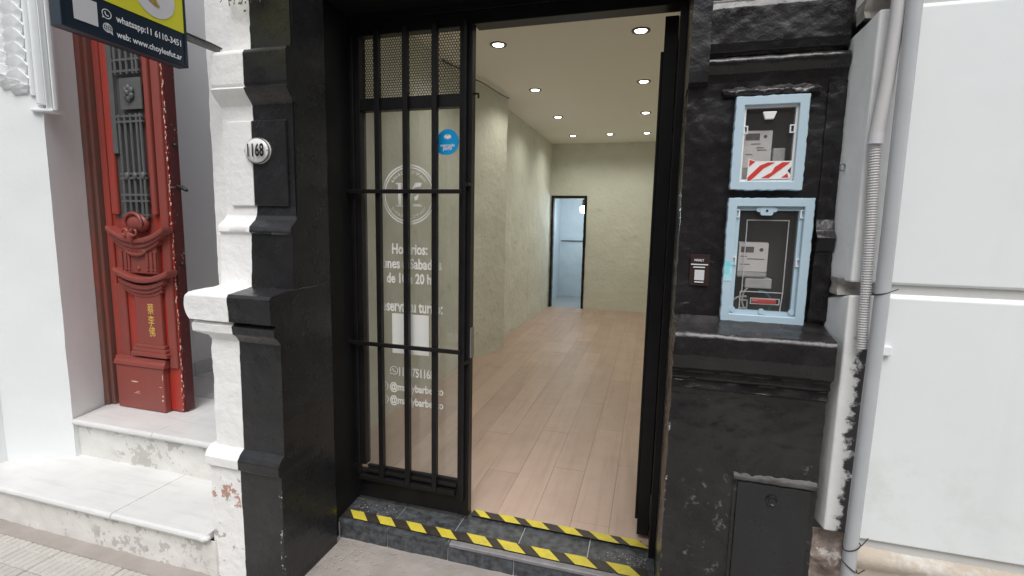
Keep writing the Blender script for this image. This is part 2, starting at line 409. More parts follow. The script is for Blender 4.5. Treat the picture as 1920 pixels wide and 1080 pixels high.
# ================================================================== THE STREET GROUND
g = MB().add([(-60, -9, -.16), (60, -9, -.16), (60, -2.2, -.16), (-60, -2.2, -.16)], [(0, 1, 2, 3)]).build('road', M['street']); struct(g)
g = MB().add([(-60, -60, -.165), (60, -60, -.165), (60, 60, -.165), (-60, 60, -.165)], [(0, 1, 2, 3)]).build('ground', M['street']); struct(g)
sw = box(-12, 6, -2.2, 2.6, -.15, -.008).build('sidewalk', M['joint']); struct(sw)
# ribbed cement tiles near the white steps
def vainilla():
    mb = MB(); s = .2; gap = .002
    mb.box(gap, s - gap, gap, s - gap, -.007, -.002)
    for k in range(5):
        x0 = gap + k * (s - 2 * gap) / 5; x1 = gap + (k + 1) * (s - 2 * gap) / 5; e = .005
        for j in range(2):
            y0 = gap + j * (s - 2 * gap) / 2; y1 = gap + (j + 1) * (s - 2 * gap) / 2
            vs = [(x0 + .002, y0 + .002, -.002), (x1 - .002, y0 + .002, -.002), (x1 - .002, y1 - .002, -.002), (x0 + .002, y1 - .002, -.002),
                  (x0 + e, y0 + e, .002), (x1 - e, y0 + e, .002), (x1 - e, y1 - e, .002), (x0 + e, y1 - e, .002)]
            mb.add(vs, [(4, 5, 6, 7), (0, 1, 5, 4), (1, 2, 6, 5), (2, 3, 7, 6), (3, 0, 4, 7)])
    return mesh_of(mb, 'paving_tile', M['tile_cement'])
vt = vainilla()
for i in range(11):
    for j in range(4):
        o = piece('paving_tile', vt, sw, (-3.86 + i * .2, .76 + j * .2, random.uniform(-.0012, .0012) - .001))
        o.rotation_euler = (random.uniform(-.004, .004), random.uniform(-.004, .004), 0)
pg = rough_panel(lambda u, v, wv=0: (u, v, .0 + wv), -1.70, .7, .9, 2.02, .02, .006, 7.0).build('concrete_patch', M['concrete'], sw, smooth=True)
strip = box(-3.9, -1.7, 1.50, 1.60, -.006, .004).build('concrete_patch', M['concrete'], sw)
# loose grit swept in the doorway corner
mb = MB()
for i in range(170):
    x = -1.42 + abs(random.gauss(0, .17)); y = random.uniform(1.72, 1.985); r = random.uniform(.001, .0035)
    mb.ell((x, y, .006 + r * .4), r * random.uniform(.8, 1.8), r, r * .6, 6, 4)
grit = mb.build('grit', mat('plaster_grit', (.55, .5, .46), .9, var=(.2, .18, .16), vscale=60)); grit['kind'] = 'stuff'; grit['label'] = 'crumbs of plaster swept against the black doorway wall'
mb = MB()
for i in range(240):
    if random.random() < .35: x = -1.45 + abs(random.gauss(0, .2)); y = random.uniform(2.06, 2.185)
    else: x = .06 - abs(random.gauss(0, .10)); y = random.uniform(2.01, 2.17)
    r = random.uniform(.0006, .0024)
    mb.ell((x, y, .0935 + r * .4), r * random.uniform(.8, 2.4), r, r * .6, 6, 4)
gr2 = mb.build('grit', bpy.data.materials['plaster_grit']); gr2['kind'] = 'stuff'; gr2['label'] = 'pale crumbs and dust on the black doorstep'

# houses across the street, seen only as reflections in the glass and the gloss paint
def far_house(x0, x1, h, col_m, label):
    t = thing('row_house', label, 'house', ((x0 + x1) / 2, -12, 0), 'houses across the street')
    box(x0, x1, -20, -12, -.1, h).build('wall', col_m, t)
    box(x0, x1, -12.25, -12.003, h - .5, h - .2).build('cornice', col_m, t)
    n = int((x1 - x0) / 2.2)
    for i in range(n):
        cx_ = x0 + (x1 - x0) * (i + .5) / n
        for z0_ in (1.0, 4.6):
            f = box(cx_ - .6, cx_ + .6, -12.0, -11.95, z0_, z0_ + 2.2).build('window', M['box_dark'], t)
            box(cx_ - .7, cx_ + .7, -11.99, -11.85, z0_ - .12, z0_ - .01).build('sill', col_m, f)
hm1 = mat('far_render', (.34, .32, .29), .8); hm2 = mat('far_brick', (.22, .17, .145), .85)
far_house(-22, -7, 7.6, hm1, 'two storey beige house across the street, left end of the row')
far_house(-6.98, 6, 8.4, hm2, 'two storey brick house across the street facing the shop')
far_house(6.02, 22, 7.2, hm1, 'two storey beige house across the street, right end of the row')

# ================================================================== LEFT PILASTER, half white half black
prof = [(1.592, -.03), (1.592, .530), (1.578, .540), (1.576, .580), (1.590, .602), (1.614, .620), (1.618, 1.095), (1.604, 1.118), (1.586, 1.132), (1.582, 1.165),
        (1.600, 1.176), (1.570, 1.186), (1.566, 1.286), (1.574, 1.300), (1.700, 1.318), (1.712, 1.545), (1.700, 1.553), (1.702, 1.575), (1.736, 1.605), (1.746, 1.622), (1.750, 1.66),
        (1.750, 2.030), (1.748, 2.082), (1.735, 2.098), (1.714, 2.122), (1.703, 2.142), (1.712, 2.150), (1.707, 2.160), (1.706, 2.280), (1.716, 2.296), (1.752, 2.306), (1.757, 2.95)]
def ext_l(z):
    if 1.176 < z < 1.31: return .058 * math.sqrt(max(0, 1 - ((z - 1.243) / .072) ** 2)) + .005
    if 1.118 < z <= 1.176: return .045
    if .62 < z < 1.118: return -.018
    if .53 < z <= .62: return .012
    return 0.0
T = thing('pilaster', 'ornate pilaster painted half white and half black between the red door and the shop entrance', 'pilaster', (-1.65, 1.7, 0))
rough_extrude(prof, -1.815, -1.65, 1.95, .012, .0022, 20, ext_l, 1.0, .003).build('white_half', M['white'], T, smooth=True)
rough_extrude(prof, -1.65, -1.44, 1.95, .012, .0016, 18, None, 4.0).build('black_half', M['black'], T, smooth=True)
box(-1.652, -1.478, 1.736, 1.80, 1.664, 2.018).build('raised_panel', M['black'], T, bevel=.004)
box(-1.775, -1.653, 1.737, 1.80, 1.664, 2.018).build('raised_panel', M['white'], T, bevel=.004)
rough_extrude([(1.79, .44), (1.79, 1.2), (1.792, 2.25), (1.80, 2.95)], -1.925, -1.80, 1.95, .02, .002, 18, None, 6.0).build('backing_strip', M['white'], T, smooth=True)
# number plate, hanging on the raised panels
T = thing('number_plate', 'oval white enamel house number plate reading 1168', 'number plate', (-1.607, 1.725, 1.893))
mb = MB(); n = 36
def oval(a, b, y): return [(-1.617 + a * math.cos(2 * math.pi * i / n), y, 1.893 + b * math.sin(2 * math.pi * i / n)) for i in range(n)]
L_ = [oval(.064, .054, 1.736), oval(.064, .054, 1.728), oval(.056, .046, 1.720), oval(.03, .026, 1.716)]
mb.add([p for q in L_ for p in q], [(i + j * n, (i + 1) % n + j * n, (i + 1) % n + (j + 1) * n, i + (j + 1) * n) for j in range(3) for i in range(n)] + [tuple(range(3 * n, 4 * n))])
mb.build('plate', M['enamel'], T, smooth=True)
mb = MB(); r_out = oval(.0645, .0545, 1.7275); r_in = oval(.0605, .0505, 1.7225)
mb.add(r_out + r_in, [(i, (i + 1) % n, n + (i + 1) % n, n + i) for i in range(n)]); mb.build('rim', M['iron'], T)
text_mb('1168', -1.650, -1.566, 1.866, 1.921, XZ(1.7085), .03).build('lettering', M['ink'], T)
for x in (-1.674, -1.562): MB().ell((x, 1.722, 1.893), .004, .003, .004).build('screw', M['steel'], T, smooth=True)
# weeds on the cornice
T = thing('weed_plant', 'small green weeds hanging at the top of the black and white pilaster', 'plant', (-1.62, 1.75, 2.5))
mb = MB()
for i in range(150):
    x = random.uniform(-1.74, -1.56); z = 2.53 - abs(random.gauss(0, .025)); y = 1.735 - random.uniform(0, .05)
    a = random.uniform(0, 6.28); l = random.uniform(.006, .018); d = Vector((math.cos(a), -.4, math.sin(a) - .3)).normalized() * l; s_ = Vector((-d.z, 0, d.x)) * .4
    p = Vector((x, y, z)); mb.add([p, p + d * .5 + s_, p + d, p + d * .5 - s_], [(0, 1, 2, 3)])
mb.build('leaves', M['leaf'], T)
mb = MB()
for i in range(14):
    x = random.uniform(-1.74, -1.56); mb.tube([(x, 1.748, 2.56), (x + random.uniform(-.02, .02), 1.72, 2.53), (x + random.uniform(-.03, .03), 1.70, random.uniform(2.46, 2.5))], .0015, 5)
mb.build('stem', M['leaf'], T)

# ================================================================== SHOP ENTRANCE WALLS
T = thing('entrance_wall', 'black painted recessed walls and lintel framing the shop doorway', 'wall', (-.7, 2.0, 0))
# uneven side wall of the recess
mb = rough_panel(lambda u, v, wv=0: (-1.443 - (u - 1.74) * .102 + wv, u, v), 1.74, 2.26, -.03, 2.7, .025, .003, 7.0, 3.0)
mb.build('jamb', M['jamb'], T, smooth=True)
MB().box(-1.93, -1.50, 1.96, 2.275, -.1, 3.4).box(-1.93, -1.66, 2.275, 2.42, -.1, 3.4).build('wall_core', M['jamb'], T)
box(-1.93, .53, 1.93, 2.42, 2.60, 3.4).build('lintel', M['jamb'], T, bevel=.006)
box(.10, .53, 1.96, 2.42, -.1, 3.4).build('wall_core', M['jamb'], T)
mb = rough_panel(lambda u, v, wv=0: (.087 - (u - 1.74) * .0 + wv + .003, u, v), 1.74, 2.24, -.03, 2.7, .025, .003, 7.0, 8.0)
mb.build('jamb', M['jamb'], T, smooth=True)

# ================================================================== DOORSTEP
T = thing('doorstep', 'black stone tiled doorstep with pale grout at the shop door', 'step', (-.7, 2.1, 0))
box(-1.50, .10, 2.008, 2.27, -.05, .083).build('bedding', M['grout'], T)
xs = [-1.50, -1.195, -.865, -.538, -.21, .10]
for a, b in zip(xs, xs[1:]):
    box(a + .0028, b - .0028, 2.004, 2.262, .079, .09 + random.uniform(-.0006, .0006)).build('tread_tile', M['slate'], T, bevel=.0015, seg=1)
xs = [-1.46, -1.187, -.862, -.534, -.206, .10]
for a, b in zip(xs, xs[1:]):
    box(a + .0032, b - .0032, 1.998 + random.uniform(-.0006, .0006), 2.010, -.02, .0785).build('riser_tile', M['slate'], T, bevel=.0015, seg=1)
mb = MB(); mb.prism([(1.9925, .078), (1.9925, .090), (1.997, .0945), (2.022, .0945), (2.022, .0915), (1.9965, .0905), (1.9965, .078)], lambda u, v, wv: (wv, u, v), -.85, .095)
mb.build('edge_trim', M['trim'], T)
mb = MB(); mb.prism([(1.9945, .078), (1.9945, .0905), (2.008, .0915), (2.008, .0905), (1.997, .0895), (1.997, .078)], lambda u, v, wv: (wv, u, v), -1.455, -.852)
mb.build('edge_trim', M['slate'], T)
# hazard tapes stuck on the tread
def tape(name, label, y0, y1, x0, x1, ystr, z, skew):
    t = thing(name, label, 'tape', ((x0 + x1) / 2, (y0 + y1) / 2, z), 'hazard tapes on the doorstep')
    N_ = 60; mb = MB()
    def zz(x): return z + .0006 * noise.noise(Vector((x * 30, y0 * 9, 1)))
    wob = lambda x, yy: yy + .0035 * noise.noise(Vector((x * 9, yy * 7, 2)))
    for i in range(N_):
        a = x0 + (x1 - x0) * i / N_; b = x0 + (x1 - x0) * (i + 1) / N_
        mb.add([(a, wob(a, y0), zz(a)), (b, wob(b, y0), zz(b)), (b, wob(b, y1), zz(b)), (a, wob(a, y1), zz(a))], [(0, 1, 2, 3)])
    mb.build('backing', M['tape_k'], t)
    for (a, b) in ystr:
        mb = MB(); K = 4
        for i in range(K):
            p = a + (b - a) * i / K; q = a + (b - a) * (i + 1) / K
            mb.add([(p + skew, wob(p, y0), zz(p) + .0015), (q + skew, wob(q, y0), zz(q) + .0015), (q, wob(q, y1), zz(q) + .0015), (p, wob(p, y1), zz(p) + .0015)], [(0, 1, 2, 3)])
        mb.build('yellow_stripe', M['tape_y'], t)
ys = [(-1.455, -1.375), (-1.30, -1.215), (-1.13, -1.045), (-.965, -.885), (-.80, -.705), (-.645, -.545), (-.475, -.385), (-.315, -.215), (-.125, -.02)]
tape('hazard_tape', 'black and yellow striped tape along the front edge of the black doorstep', 2.026, 2.088, -1.47, .06, ys, .0965, .062)
ys = [(-.83, -.775), (-.695, -.615), (-.555, -.465), (-.385, -.30), (-.225, -.125), (-.075, .015)]
tape('hazard_tape', 'black and yellow striped tape along the wood floor edge inside the doorway', 2.225, 2.278, -.83, .03, ys, .1045, .055)

# ================================================================== METAL DOOR, fixed leaf with bars and glass
T = thing('metal_door', 'closed black metal and glass door leaf with bars and white shop lettering', 'door', (-1.16, 2.22, .1))
m = MB()
m.box(-1.490, -1.425, 2.195, 2.245, .30, 2.56); m.box(-.895, -.834, 2.195, 2.245, .115, 2.56)
m.box(-1.425, -.895, 2.195, 2.245, 2.50, 2.56); m.box(-1.425, -.895, 2.195, 2.245, 2.150, 2.208)
m.build('frame', M['metal'], T, bevel=.003)
box(-1.490, -.895, 2.200, 2.24, .115, .262).build('kick_plate', M['metal'], T, bevel=.002)
m = MB(); m.box(-1.455, -.90, 2.172, 2.20, .222, .250); m.box(-1.425, -.897, 2.186, 2.225, .262, .280); m.box(-1.425, -.897, 2.206, 2.228, .284, .298)
m.build('bottom_rail', M['metal'], T, bevel=.005)
m = MB(); m.box(-1.470, -1.452, 2.18, 2.196, .25, 2.50); m.box(-1.440, -1.428, 2.206, 2.23, .30, 2.15); m.build('glazing_bead', M['metal'], T, bevel=.003)
m = MB(); m.box(-.870, -.852, 2.17, 2.196, .20, 2.52); m.build('cover_strip', M['metal'], T, bevel=.003)
for x in (-1.316, -1.164, -1.012):
    box(x - .013, x + .013, 2.166, 2.194, .235, 2.52).build('vertical_bar', M['metal'], T, bevel=.002)
for z in (1.756, .985):
    box(-1.485, -.865, 2.150, 2.1655, z - .010, z + .010).build('cross_bar', M['metal'], T, bevel=.002)
    MB().tube([(-1.52, 2.16, z + .012), (-1.485, 2.158, z + .010), (-1.47, 2.158, z)], .006, 8).build('bar_hook', M['metal'], T, smooth=True)
for z in (1.79, .93): MB().tube([(-.845, 2.195, z), (-.845, 2.172, z)], .010, 10).build('bolt', M['metal'], T, smooth=True)
for z in (2.21,): MB().tube([(-.832, 2.23, z), (-.815, 2.23, z), (-.815, 2.23, z - .02)], .005, 8).build('catch', M['metal'], T)
box(-.834, -.828, 2.20, 2.24, .95, 1.10).build('lock_plate', M['steel'], T)
m = MB(); m.box(-1.30, -1.262, 2.1985, 2.2005, .208, .217); m.build('nail_scar', M['trim'], T)
# perforated sheets
def perforated(x0, x1, z0, z1):
    mb = MB(); p = .0135; r = .0060; py = p * .866
    nz_ = int((z1 - z0) / py); nx_ = int((x1 - x0) / p)
    for j in range(nz_):
        for i in range(nx_):
            off = p / 2 if j % 2 else 0
            cx = x0 + p * (i + .5) + off - p * .25; cz = z0 + py * (j + .5)
            outer = []; inner = []
            for k in range(6):
                a = R(60 * k + 30)
                ox = min(max(cx + p / math.sqrt(3) * math.cos(a), x0), x1); oz = min(max(cz + p / math.sqrt(3) * math.sin(a), z0 - .01), z1 + .01)
                outer.append((ox, 2.222, oz)); inner.append((min(cx + r * math.cos(a), x1), 2.222, cz + r * math.sin(a)))
            mb.add(outer + inner, [(k, (k + 1) % 6, 6 + (k + 1) % 6, 6 + k) for k in range(6)])
    return mb
for a, b in ((-1.425, -1.340), (-1.340, -1.185), (-1.185, -1.030), (-1.030, -.895)):
    perforated(a - .004, b + .004, 2.200, 2.516).build('perforated_panel', M['metal'], T)
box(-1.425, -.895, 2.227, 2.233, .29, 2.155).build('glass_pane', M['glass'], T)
PL = XZ(2.2255)
def letter(s, *bb, bold=.028): text_mb(s, *bb, PL, bold).build('lettering', M['vinyl'], T)
letter('Horarios:', -1.272, -1.074, 1.447, 1.502)
letter('Lunes a Sabados', -1.352, -.998, 1.373, 1.428)
letter('de 10 a 20 hs', -1.304, -1.034, 1.298, 1.352)
letter('Reserva tu turno:', -1.362, -.992, 1.150, 1.212)
letter('1130751168', -1.238, -1.040, .808, .858)
letter('@manlybarberco', -1.292, -.986, .715, .772)
letter('@manlybarberco', -1.292, -.986, .642, .700)
MB().sheet([(-1.275, .930), (-1.067, .930), (-1.067, 1.141), (-1.275, 1.141)], PL).build('white_square', M['vinyl'], T)
m = MB(); phone_icon(m, -1.267, .836, .023, PL)
for z in (.745, .672): ring_poly(m, -1.325, z, .024, .019, PL, 24); ring_poly(m, -1.325, z, .010, .006, PL, 14)
m.build('round_icon', M['vinyl'], T)
# round emblem: two rings, a slab-serif M cut by a slash, small lettering round the rim
m = MB(); cx, cz = -1.176, 1.745
ring_poly(m, cx, cz, .148, .1400, PL, 72); ring_poly(m, cx, cz, .1355, .1285, PL, 72)
def poly(*p): m.sheet([(cx + a, cz + b) for a, b in p], PL)
poly((-.072, .058), (-.034, .058), (-.034, .052), (-.072, .052)); poly((-.060, .052), (-.040, .052), (-.042, -.052), (-.056, -.052)); poly((-.072, -.058), (-.028, -.058), (-.028, -.052), (-.072, -.052))
poly((-.040, .058), (-.030, .058), (.006, -.03), (.0, -.05)); poly((.02, .036), (.036, .058), (.072, .058), (.066, .040), (.030, .034)); poly((.0, -.05), (.022, .034), (.03, .03), (.004, -.05))
poly((.030, -.012), (.055, .004), (.048, -.024), (.034, -.030)); poly((.030, -.045), (.056, -.045), (.072, -.052), (.072, -.058), (.020, -.058), (.020, -.052))
def arc_text(s, rad, a_mid, spread, top):
    for i, chr_ in enumerate(s):
        if chr_ == ' ': continue
        t = (i - (len(s) - 1) / 2) / (len(s) - 1)
        a = R(a_mid - t * spread) if top else R(a_mid + t * spread)
        ox, oz = cx + rad * math.cos(a), cz + rad * math.sin(a); rot = a - math.pi / 2 if top else a + math.pi / 2
        fn = lambda u, v, _=0, ox=ox, oz=oz, rot=rot: PL(ox + u * math.cos(rot) - v * math.sin(rot), oz + u * math.sin(rot) + v * math.cos(rot))
        text_mb(chr_, -.006, .006, -.007, .007, fn, .01, mb=m, keep=True)
arc_text('BARBER COMPANY', .111, 90, 105, True); arc_text('BARBER COMPANY', .111, 270, 105, False)
m.build('emblem', M['vinyl'], T)
# blue payment sticker
m = MB(); pts = []
for i in range(40):
    a = 2 * math.pi * i / 40; x = .058 * math.cos(a); z = .060 * math.sin(a)
    if math.pi < a < 1.5 * math.pi: k = .35; x = x * (1 - k) + (-.056) * k; z = z * (1 - k) + (-.058) * k
    pts.append((-.967 + x, 1.994 + z))
P2 = XZ(2.2250); m.sheet(pts, P2); st = m.build('payment_sticker', M['cyan'], T)
P3 = XZ(2.2235); m = MB()
text_mb('mercado', -1.003, -.930, 1.971, 1.987, P3, .02, mb=m); text_mb('pago', -.990, -.945, 1.950, 1.970, P3, .02, mb=m)
ring_poly(m, -.967, 2.018, .019, .016, lambda u, v: P3(u, 2.018 + (v - 2.018) * .62), 28)
m.sheet([(-.985, 2.022), (-.972, 2.026), (-.967, 2.023), (-.961, 2.026), (-.949, 2.022), (-.953, 2.015), (-.962, 2.010), (-.970, 2.009), (-.980, 2.014)], P3)
m.build('lettering', M['print_white'], st)
# door frame of the opening
T2 = thing('door_frame', 'black steel frame around the shop doorway', 'door frame', (-.7, 2.25, .1))
box(-1.497, .09, 2.19, 2.29, 2.563, 2.66).build('header', M['metal'], T2, bevel=.002)
box(-.834, .09, 2.20, 2.28, 2.507, 2.562).build('header', M['metal'], T2, bevel=.002)
m = MB(); m.box(.062, .090, 2.18, 2.29, .09, 2.506); m.build('post', M['metal'], T2, bevel=.002)
m = MB(); m.box(.090, .118, 2.14, 2.28, .09, 2.56); m.build('post', M['metal'], T2, bevel=.002)
# open leaf, folded inwards
T = thing('metal_door', 'open black metal door leaf swung into the room at the right of the doorway', 'door', (.04, 2.4, .12))
m = MB(); m.box(.004, .060, 2.292, 2.345, .125, 2.50); m.box(.012, .060, 2.86, 2.91, .125, 2.50); m.box(.012, .060, 2.345, 2.86, 2.44, 2.50); m.box(.012, .060, 2.345, 2.86, .125, .27); m.box(.012, .060, 2.345, 2.86, 2.15, 2.208)
m.build('frame', M['metal'], T, bevel=.003)
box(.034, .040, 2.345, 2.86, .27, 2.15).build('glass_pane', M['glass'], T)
box(.034, .040, 2.345, 2.86, 2.208, 2.44).build('perforated_panel', M['metal'], T)
for y in (2.47, 2.60, 2.73): box(.060, .084, y - .013, y + .013, .25, 2.47).build('vertical_bar', M['metal'], T, bevel=.002)
for z in (1.756, .985): box(.084, .098, 2.36, 2.86, z - .01, z + .01).build('cross_bar', M['metal'], T, bevel=.002)
box(-.008, .004, 2.30, 2.335, .20, 2.36).build('cover_strip', M['metal'], T, bevel=.003)

# ================================================================== THE ROOM INSIDE
fl = box(-2.1, .8, 2.262, 9.4, -.05, .0915).build('room_floor', mat('plank_joint', (.24, .17, .135), .8)); struct(fl, 'brown wood laminate floor inside the empty shop')
pw, plen = .192, 1.21
pl = mesh_of(MB().box(.0007, pw - .0007, .0007, plen - .0007, -.007, 0), 'plank', M['laminate'])
cut = {}
i = 0; x = -2.05
while x < .75:
    y = 2.265 - (i * .437 % 1.0) * plen
    while y < 9.05:
        y0 = max(y, 2.264); y1 = min(y + plen, 9.05)
        if y1 - y0 > .03:
            if y1 - y0 > plen - .01: o = piece('plank', pl, fl, (x, y0, .1))
            else:
                me = mesh_of(MB().box(.0007, pw - .0007, .0007, y1 - y0 - .0007, -.007, 0), 'plank', M['laminate']); o = piece('plank', me, fl, (x, y0, .1))
            o.location.z += random.uniform(0, .0006)
        y += plen
    x += pw; i += 1
ZC = 3.10
wl = MB()
path = [(-1.93, 2.42), (-1.93, 4.85), (-1.715, 5.70), (-1.88, 5.78), (-1.84, 9.0)]
def wall_strip(a, b, seed):
    L = math.hypot(b[0] - a[0], b[1] - a[1]); dx, dy = (b[0] - a[0]) / L, (b[1] - a[1]) / L
    return rough_panel(lambda u, v, wv=0: (a[0] + dx * u + dy * wv, a[1] + dy * u - dx * wv, v), 0, L, .09, ZC + .02, .06, .010, 3.2, seed)
for k, (a, b) in enumerate(zip(path, path[1:])):
    q = wall_strip(a, b, k * 3.1); wl.add(q.v, q.f)
wo = wl.build('room_wall', M['room_wall'], smooth=False); struct(wo, 'uneven cream plaster side wall inside the shop')
for p in wo.data.polygons: p.use_smooth = True
wo.data.set_sharp_from_angle(angle=R(30))
m = MB()
m.box(-2.1, -1.80, 9.0, 9.12, .05, ZC + .1); m.box(-1.182, .62, 9.0, 9.12, .05, ZC + .1); m.box(-1.80, -1.182, 9.0, 9.12, 2.12, ZC + .1)
struct(m.build('room_wall', M['room_wall']), 'cream back wall of the shop with a doorway')
struct(box(.52, .64, 2.42, 9.12, .05, ZC + .1).build('room_wall', M['room_wall']), 'cream side wall behind the open door leaf')
struct(box(-2.25, -1.945, 2.42, 9.12, -.1, ZC + .1).build('room_wall', M['room_wall']), 'masonry behind the uneven side wall')
struct(box(-2.25, .7, 2.30, 9.2, ZC, ZC + .2).build('room_ceiling', M['ceiling']), 'flat beige ceiling of the shop with recessed lights')
m = MB(); m.box(-1.93, -1.64, 2.425, 2.435, .09, ZC); m.box(.09, .53, 2.425, 2.435, .09, ZC); m.box(-1.498, .09, 2.425, 2.435, 2.60, ZC)
struct(m.build('room_wall', M['room_wall']), 'cream inner face of the street wall')
# inner doorway frame
T = thing('door_frame', 'narrow black door frame in the back wall of the shop', 'door frame', (-1.49, 9.0, .1))
mz = lambda a, b, s: rough_extrude([(8.985, a), (8.985, b)], s[0], s[1], 9.1, .05, .004, 14, None, s[0])
for s in ((-1.825, -1.783), (-1.218, -1.172)): mz(.10, 2.13, s).build('post', M['metal'], T, smooth=True)
box(-1.825, -1.172, 8.98, 9.1, 2.13, 2.175).build('header', M['metal'], T, bevel=.004)
# back room
m = MB(); m.box(-2.06, -1.94, 9.125, 10.9, 0, 2.9); struct(m.build('room_wall', M['back_wall']), 'bluish white side wall of the back room')
struct(rough_panel(lambda u, v, wv=0: (u, 10.6 + wv, v), -2.1, .6, 0, 2.9, .06, .02, 3.0).build('room_wall', M['back_wall'], smooth=True), 'rough bluish white end wall of the back room')
struct(box(-.2, -.1, 9.125, 10.9, 0, 2.9).build('room_wall', M['back_wall']), 'bluish white far side wall of the back room')
struct(box(-1.94, -.2, 9.06, 10.9, -.05, .094).build('room_floor', mat('grey_floor', (.34, .36, .37), .6)), 'grey floor of the back room')
struct(box(-1.94, -.2, 9.125, 10.9, 2.62, 2.8).build('room_ceiling', M['back_wall']), 'low white ceiling of the back room')
m = MB(); m.tube([(-1.90, 10.56, 1.31), (-1.2, 10.56, 1.31), (-.6, 10.56, 1.31)], .012, 8); tag(m.build('wall_pipe', M['iron'], smooth=True), 'thin dark horizontal pipe on the back room wall', 'pipe')
T = thing('light_bulb', 'lit bare bulb with dark holder at the back room doorway', 'lamp', (-1.285, 9.6, 1.98))
MB().ell((-1.315, 9.6, 1.955), .07, .07, .075, 16, 12).build('bulb', M['bulb_on'], T, smooth=True)  # oversized, so the glare around the lit bulb is built into its shape
MB().tube([(-1.315, 9.6, 2.015), (-1.315, 9.6, 2.16)], [.032, .022], 12).build('holder', M['tie'], T, smooth=True)
MB().tube([(-1.315, 9.6, 2.16), (-1.315, 9.6, 2.63)], .006, 8).build('cord', M['tie'], T)
ld = bpy.data.lights.new('bulb_light', 'POINT'); ld.energy = BULB_W; ld.color = (.80, .92, 1.0); ld.shadow_soft_size = .08
lo = bpy.data.objects.new('bulb_light', ld); COL.objects.link(lo); lo.parent = T; lo.location = (0, -.06, -.10)
# recessed lights
rows = [(-1.32, 4.08, 'left front'), (-1.33, 5.46, ''), (-1.33, 6.82, ''), (-1.34, 8.22, ''), (-.168, 4.04, ''), (-.170, 5.38, ''), (-.168, 6.78, ''), (-.168, 8.18, ''), (-.742, 8.18, '')]
names = ['nearest ceiling spotlight of the row along the cracked left wall', 'second ceiling spotlight from the street above the wall bump', 'third ceiling spotlight of the left row', 'farthest ceiling spotlight of the left row by the back wall',
         'large near ceiling spotlight close to the open door leaf', 'second ceiling spotlight of the right hand row', 'third ceiling spotlight of the right hand row', 'farthest ceiling spotlight of the right hand row', 'lone middle ceiling spotlight near the back wall']
def lathe(prof_, c, n=28):
    mb = MB(); vs = [(c[0] + r * math.cos(2 * math.pi * k / n), c[1] + r * math.sin(2 * math.pi * k / n), c[2] + z) for r, z in prof_ for k in range(n)]
    mb.add(vs, [(i * n + k, i * n + (k + 1) % n, (i + 1) * n + (k + 1) % n, (i + 1) * n + k) for i in range(len(prof_) - 1) for k in range(n)]); return mb
ringm = mesh_of(lathe([(.072, -.001), (.070, -.007), (.056, -.009), (.046, -.003), (.044, -.002)], (0, 0, 0)), 'ring', M['lamp_ring'], True)
lens = mesh_of(MB().ell((0, 0, -.004), .045, .045, .010, 20, 8), 'lamp', M['lamp_on'], True)
for (x, y, _), nm in zip(rows, names):
    t = thing('ceiling_spotlight', 'lit ' + nm, 'ceiling light', (x, y, ZC), 'recessed ceiling spotlights in the shop')
    piece('ring', ringm, t, (x, y, ZC)); piece('lamp', lens, t, (x, y, ZC))
    ld = bpy.data.lights.new('spot_light', 'SPOT'); ld.energy = LAMP_W; ld.color = (1.0, .962, .83); ld.spot_size = R(150); ld.spot_blend = .9; ld.shadow_soft_size = .045
    lo = bpy.data.objects.new('spot_light', ld); COL.objects.link(lo); lo.parent = t; lo.location = (0, 0, -.03)
m = MB(); m.tube([(-1.93, 4.30, ZC - .012), (-1.84, 4.62, ZC - .02), (-1.80, 4.72, ZC - .055), (-1.76, 4.95, ZC - .045), (-1.70, 5.40, ZC - .05), (-1.68, 5.62, ZC - .035)], .007, 6)
tag(m.build('ceiling_cable', M['iron'], smooth=True), 'thin dark cable along the top of the cracked cream wall', 'cable')
box(-1.868, -1.850, 8.55, 8.64, 1.22, 1.36).build('light_switch', M['meter'], bevel=.004); tag(bpy.data.objects['light_switch'], 'small grey switch on the cream wall beside the inner doorway', 'switch')

# ================================================================== RIGHT PILASTER, thick black paint
T = thing('pilaster', 'rough thick black painted pilaster holding the two meter boxes', 'pilaster', (.305, 1.7, 0))
pr_ = [(1.612, -.03), (1.610, 1.085), (1.604, 1.10), (1.596, 1.104), (1.602, 1.128), (1.588, 1.140), (1.590, 1.160), (1.572, 1.176), (1.566, 1.215), (1.568, 1.272), (1.578, 1.287), (1.66, 1.300), (1.716, 1.318), (1.719, 1.36),
       (1.720, 2.02), (1.717, 2.06), (1.712, 2.085), (1.700, 2.10), (1.694, 2.118), (1.700, 2.128), (1.735, 2.140), (1.722, 2.152), (1.714, 2.175), (1.714, 2.28), (1.722, 2.30), (1.736, 2.31), (1.742, 2.95)]
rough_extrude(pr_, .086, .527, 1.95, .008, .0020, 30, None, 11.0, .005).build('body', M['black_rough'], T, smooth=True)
rough_extrude([(1.716, 2.052), (1.694, 2.060), (1.692, 2.09), (1.694, 2.31), (1.70, 2.95)], .083, .141, 1.90, .008, .0012, 22, None, 2.0).build('edge_strip', M['black'], T, smooth=True)
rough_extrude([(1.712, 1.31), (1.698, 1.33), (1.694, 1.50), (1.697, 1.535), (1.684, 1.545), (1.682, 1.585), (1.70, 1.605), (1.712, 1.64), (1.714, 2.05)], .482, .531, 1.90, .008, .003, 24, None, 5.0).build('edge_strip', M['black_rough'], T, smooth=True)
rough_extrude([(1.717, 2.012), (1.700, 2.018), (1.698, 2.028), (1.719, 2.042)], .19, .46, 1.80, .007, .006, 40, None, 3.0, .006).build('paint_ridge', M['black_rough'], T, smooth=True)
